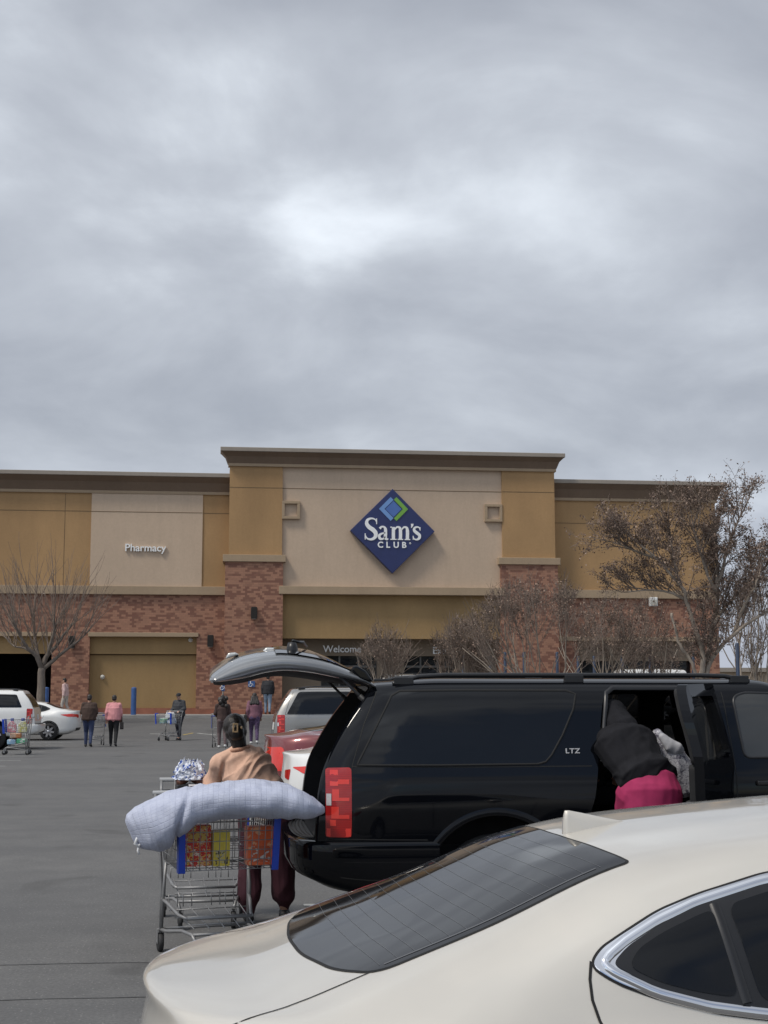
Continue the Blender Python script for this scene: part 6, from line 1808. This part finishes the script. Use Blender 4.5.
class Tree:
    def __init__(s, seed): s.rn = random.Random(seed); s.wood = MB(); s.twig = MB(); s.leaf = MB(); s.tips = []
    def grow(s, p, d, L, r, depth, maxd, spread, up, nchild, wig=.12, leafy=0, lsz=.06, shrink=.72, bound=None, minr=.006):
        rn = s.rn; p = Vector(p); d = Vector(d).normalized(); n = 4 if depth < 2 else 3
        pts = [p.copy()]; rs = [r]
        for i in range(n):
            d = (d + Vector((rn.gauss(0, wig), rn.gauss(0, wig), rn.gauss(0, wig) + up * (.25)))).normalized()
            p = p + d * L / n; pts.append(p.copy()); rs.append(max(minr * .6, r * (1 - .38 * (i + 1) / n)))
        (s.wood if depth <= 1 else s.twig).tube(pts, rs, 8 if depth == 0 else 6 if depth == 1 else 4 if depth == 2 else 3, caps=False)
        if leafy and depth >= maxd - 1:
            for q in range(leafy if depth == maxd else leafy // 2):
                t = rn.random(); k = min(int(t * n), n - 1); c = pts[k].lerp(pts[k + 1], t * n - k) + Vector((rn.gauss(0, .07), rn.gauss(0, .07), rn.gauss(0, .06)))
                if bound and not bound(c): continue
                s.leafat(c, lsz)
        if depth >= maxd or (bound and not bound(p)): s.tips.append(p); return
        m = nchild[depth] if isinstance(nchild, (list, tuple)) else nchild
        for k in range(m):
            t = 1 if k == 0 else rn.uniform(.35, 1); i = min(int(t * n), n - 1); b = pts[i].lerp(pts[i + 1], t * n - i)
            ax = d.orthogonal().normalized(); ax.rotate(Matrix.Rotation(rn.uniform(0, 2 * PI), 3, d)); dd = d.copy()
            dd.rotate(Matrix.Rotation(R(spread) * rn.uniform(.5, 1.25) * (.5 if k == 0 else 1), 3, ax))
            s.grow(b, dd + Vector((0, 0, up)), L * shrink * rn.uniform(.75, 1.2), max(minr, rs[i] * (.78 if k == 0 else .6)), depth + 1, maxd, spread, up, nchild, wig, leafy, lsz, shrink, bound, minr)
    def leafat(s, c, sz):
        rn = s.rn; a = Vector((rn.gauss(0, 1), rn.gauss(0, 1), rn.gauss(0, 1))).normalized(); b = a.orthogonal().normalized(); b.rotate(Matrix.Rotation(rn.uniform(0, 6.28), 3, a)); e = a.cross(b)
        l = sz * rn.uniform(.6, 1.4); w = l * rn.uniform(.35, .7)
        s.leaf.add([c - b * l, c + e * w, c + b * l, c - e * w + a * w * .4], [(0, 1, 2, 3)])
    def build(s, loc, name, label, group, bark, leafm, cat='tree'):
        root = empty(name, loc, 0, label, cat, group)
        s.wood.build('trunk', [bark], root)
        c = s.twig.build('crown', [TWIG], root)
        if s.leaf.v: s.leaf.build('leaves', [leafm], c)
        return root

# bare vase-shaped tree on the left, limbs read off the photograph
def limb_tree(seed, base, y, limbs, bark, zg, sub, trunk_r, depthspread=.5):
    """limbs: pixel lines [(u, v) ...] with radius; each stands at its own depth round the trunk"""
    T = Tree(seed); o = at_y(base[0], base[1], y); o.z = zg
    T.o = o
    for k, (line, r0, r1, dy) in enumerate(limbs):
        n = len(line); pts = []
        for i, (u, v) in enumerate(line):
            q = at_y(u, v, y + dy * i / max(1, n - 1)); pts.append(q - o)
        P_ = crom(pts, 4); m = len(P_)
        P_ = [q + Vector((T.rn.gauss(0, .012), T.rn.gauss(0, .02), 0)) for q in P_]
        T.wood.tube(P_, [r0 + (r1 - r0) * i / (m - 1) for i in range(m)], 8, caps=True)
        sub(T, P_, r0, r1, k)
    return T
rnL = random.Random(3)
def sub_whips(T, P_, r0, r1, k):
    if k == 0: return
    m = len(P_)
    for j in range(13):
        t = .25 + .75 * (j + T.rn.random()) / 13; i = min(int(t * (m - 1)), m - 2); b = P_[i]
        side = Vector((b.x * .35 + T.rn.gauss(0, .35), T.rn.gauss(0, .45), 1)).normalized()
        T.grow(b, side, T.rn.uniform(1.2, 2.2) * (1 - .25 * abs(b.x) / 3), .022, 2, 4, 20, .12, [0, 0, 3, 2], .05, 0, .05, .62, None, .007)
L1 = [([(41, 706), (41, 685), (42, 668)], .19, .15, 0), ([(42, 669), (36, 656), (28, 648), (20, 636), (12, 620)], .11, .03, -.8), ([(42, 668), (46, 657), (56, 646), (66, 632), (78, 618)], .12, .03, .7), ([(43, 669), (54, 660), (66, 650), (78, 641), (90, 630)], .10, .025, -.6),
      ([(41, 667), (37, 652), (35, 640), (33, 620), (30, 606)], .10, .03, .9), ([(43, 666), (49, 650), (53, 634), (55, 614)], .10, .03, -.9), ([(34, 654), (24, 648), (14, 646), (4, 636)], .06, .02, .3)]
T = limb_tree(5, (41, 706), 61.5, L1, BARK, ground_z(61.5), sub_whips, .19)
T.build(T.o, 'tree', 'bare vase shaped tree with long upright whips beside the dark bay', 'trees before the store', BARK, None)

# large tree with clinging dry leaves on the right
def sub_leafy(T, P_, r0, r1, k):
    if k == 0: return
    if k == 1: return
    m = len(P_)
    for j in range(13):
        t = .12 + .88 * (j + T.rn.random()) / 13; i = min(int(t * (m - 1)), m - 2); b = P_[i]; dr = (P_[i + 1] - P_[i]).normalized()
        sd = (dr * .6 + Vector((T.rn.gauss(0, .5), T.rn.gauss(0, .5), .75))).normalized()
        T.grow(b, sd, T.rn.uniform(.45, .8), .022, 2, 5, 34, .07, [0, 0, 4, 3, 3], .14, 4, .033, .66, None, .006)
    T.grow(P_[-1], (P_[-1] - P_[-2]), .6, r1, 2, 5, 32, .07, [0, 0, 4, 3, 3], .13, 4, .033, .68, None, .006)
L2 = [([(702, 720), (702, 700), (703, 690)], .16, .14, 0), ([(700, 700), (697, 676), (690, 660), (680, 645), (675, 628), (671, 613)], .055, .035, -.3),
      ([(701, 700), (702, 674), (703, 655), (696, 630), (688, 606), (684, 590), (670, 574), (654, 556), (640, 545)], .09, .025, -.6), ([(705, 700), (707, 672), (709, 648), (713, 626), (717, 606), (716, 590)], .085, .045, .6),
      ([(684, 592), (676, 570), (672, 545), (668, 525)], .05, .018, .5), ([(716, 592), (708, 575), (700, 552), (696, 536), (692, 522)], .05, .018, -.5), ([(716, 592), (722, 570), (728, 545), (738, 522), (744, 508)], .055, .018, .4),
      ([(704, 698), (708, 668), (718, 650), (734, 634), (756, 618), (780, 604), (800, 585)], .08, .025, -.4), ([(712, 628), (726, 606), (744, 588), (762, 570), (778, 548)], .055, .02, .7), ([(652, 557), (638, 552), (624, 546), (612, 542)], .045, .015, -.3), ([(686, 600), (668, 592), (648, 590), (628, 592)], .045, .015, .5),
      ([(734, 634), (742, 610), (754, 588), (764, 560)], .06, .02, -.8), ([(800, 585), (815, 560), (826, 530)], .05, .02, .2), ([(716, 592), (718, 565), (716, 540), (714, 520)], .06, .02, .9)]
T = limb_tree(8, (701, 720), 40, L2, PALEBARK, 0, sub_leafy, .24)
T.build(T.o, 'tree', 'tall spreading tree with clinging dry brown leaves at the right end', 'trees before the store', PALEBARK, DRY)

# multi-stemmed small trees along the shop front
def small_tree(seed, u, vb, vt, hw, y, label, leafy=6, stems=5, leafm=DRY2, lsz=.038):
    b = at_y(u, vt, y); zg = ground_z(y); H = b.z - zg; w = at_y(u + hw, vt, y).x - b.x
    T = Tree(seed); rn = T.rn
    fz = H * .34
    def bound(c): return (c.x / (w * 1.02)) ** 2 + (c.y / (w * 1.02)) ** 2 + ((c.z - H * .62) / (H * .40)) ** 2 < 1.0 + .25 * noise.noise(c * 1.1 + Vector((seed, 0, 0)))
    for k in range(stems):
        a = 2 * PI * k / stems + rn.uniform(-.4, .4); d = Vector((math.cos(a) * w * .62, math.sin(a) * w * .62, H * .62))
        T.grow((math.cos(a) * .08, math.sin(a) * .08, 0), d, H * .46, .034 * H / 4, 0, 5, 30, .12, [4, 4, 4, 3, 3], .10, leafy, lsz, .66, bound, .007)
    return T.build((b.x, y, zg), 'tree', label, 'trees before the store', PALEBARK, leafm)
small_tree(21, 386, 680, 625, 29, 57, 'small bare tree under the Welcome lettering', 1)
small_tree(22, 447, 680, 628, 22, 57, 'small bare tree before the Exit lettering', 1, 4)
small_tree(23, 470, 680, 614, 32, 56, 'rounded bare tree between the Exit lettering and the brick pier', 2)
small_tree(24, 536, 690, 575, 66, 53, 'broad bushy tree before the brick pier with dry seed heads', 3, 7)
small_tree(25, 608, 680, 598, 42, 56, 'bushy dry tree left of the tall spreading tree', 3)
small_tree(26, 645, 680, 598, 44, 57, 'dry tree behind the pale dead branch of the tall tree', 3)
small_tree(27, 752, 690, 560, 34, 55, 'dry tree before the low beige building at the right edge', 2, 5, DRY, .036)
# ------------------------------------------------------------------ cars
GR = 'cars parked along the right side of the aisle'; GL = 'cars parked along the left side of the aisle'; GF = 'cars parked close before the store front'
WHITEP = paint_mat('white_paint', (.72, .72, .70), 0, .35, .12, (.5, .47, .42))
REDP = paint_mat('deep_red_paint', (.16, .012, .014), .2, .3, .2, (.25, .15, .13))
SILVERP = paint_mat('silver_paint', (.26, .255, .24), .5, .32, .2, (.35, .33, .30))
GREYP2 = paint_mat('dark_grey_paint', (.06, .06, .065), .3, .32, .15, (.2, .19, .18))
build_beige_sedan()
build_black_suv()
p = at_y(277, 770, 15.2); build_sedan('parked_car', 'white sedan with wraparound red lamp just beyond the black SUV', (p.x + .09, 16.1, 0), R(1), WHITEP, GR, [(.08, .965), (.25, .985), (.46, .96), (.70, .90), (.45, .855), (.20, .90)], .06)
p = at_y(264, 760, 18.4); rd = build_sedan('parked_car', 'dark red sedan between the white sedan and the silver SUV', (p.x + .02, 19.3, 0), R(1), REDP, GR, [(.0, .98), (.2, 1.0), (.30, .72), (.02, .70)], .08); rd.scale = (1.06, 1.06, 1.07)
p = at_y(267, 745, 31.9); build_suv('parked_suv', 'silver SUV with tall red rear lamp, parked beyond the red sedan', (p.x, 33.0, 0), 0, SILVERP, GR)
p = at_y(40, 715, 45); build_suv('parked_suv', 'white SUV with dark windows parked at the left edge', (p.x, 45.9, 0), PI, WHITEP, GL, 4.9, 1.86)
p = at_y(78, 712, 53.3); build_sedan('parked_car', 'white sedan with dark multi spoke wheel near the left row end', (p.x, 54.2, 0), PI - R(2), WHITEP, GL, [(.03, .95), (.2, .98), (.62, .95), (.35, .87), (.03, .86)], .04)
p = at_y(452, 690, 61); build_suv('parked_suv', 'silver vehicle roof showing over the black SUV before the Exit', (p.x, 61.5, ground_z(61.5)), PI, SILVERP, GF, 4.9, 2.15)
p = at_y(574, 690, 61); build_suv('parked_suv', 'dark grey SUV parked before the right windows of the store', (p.x, 61.5, ground_z(61.5)), 0, GREYP2, GF, 4.9, 2.1)
p = at_y(692, 690, 63); build_suv('parked_van', 'white van parked before the right windows of the store', (p.x, 63, ground_z(63)), PI, WHITEP, GF, 5.65, 2.30)
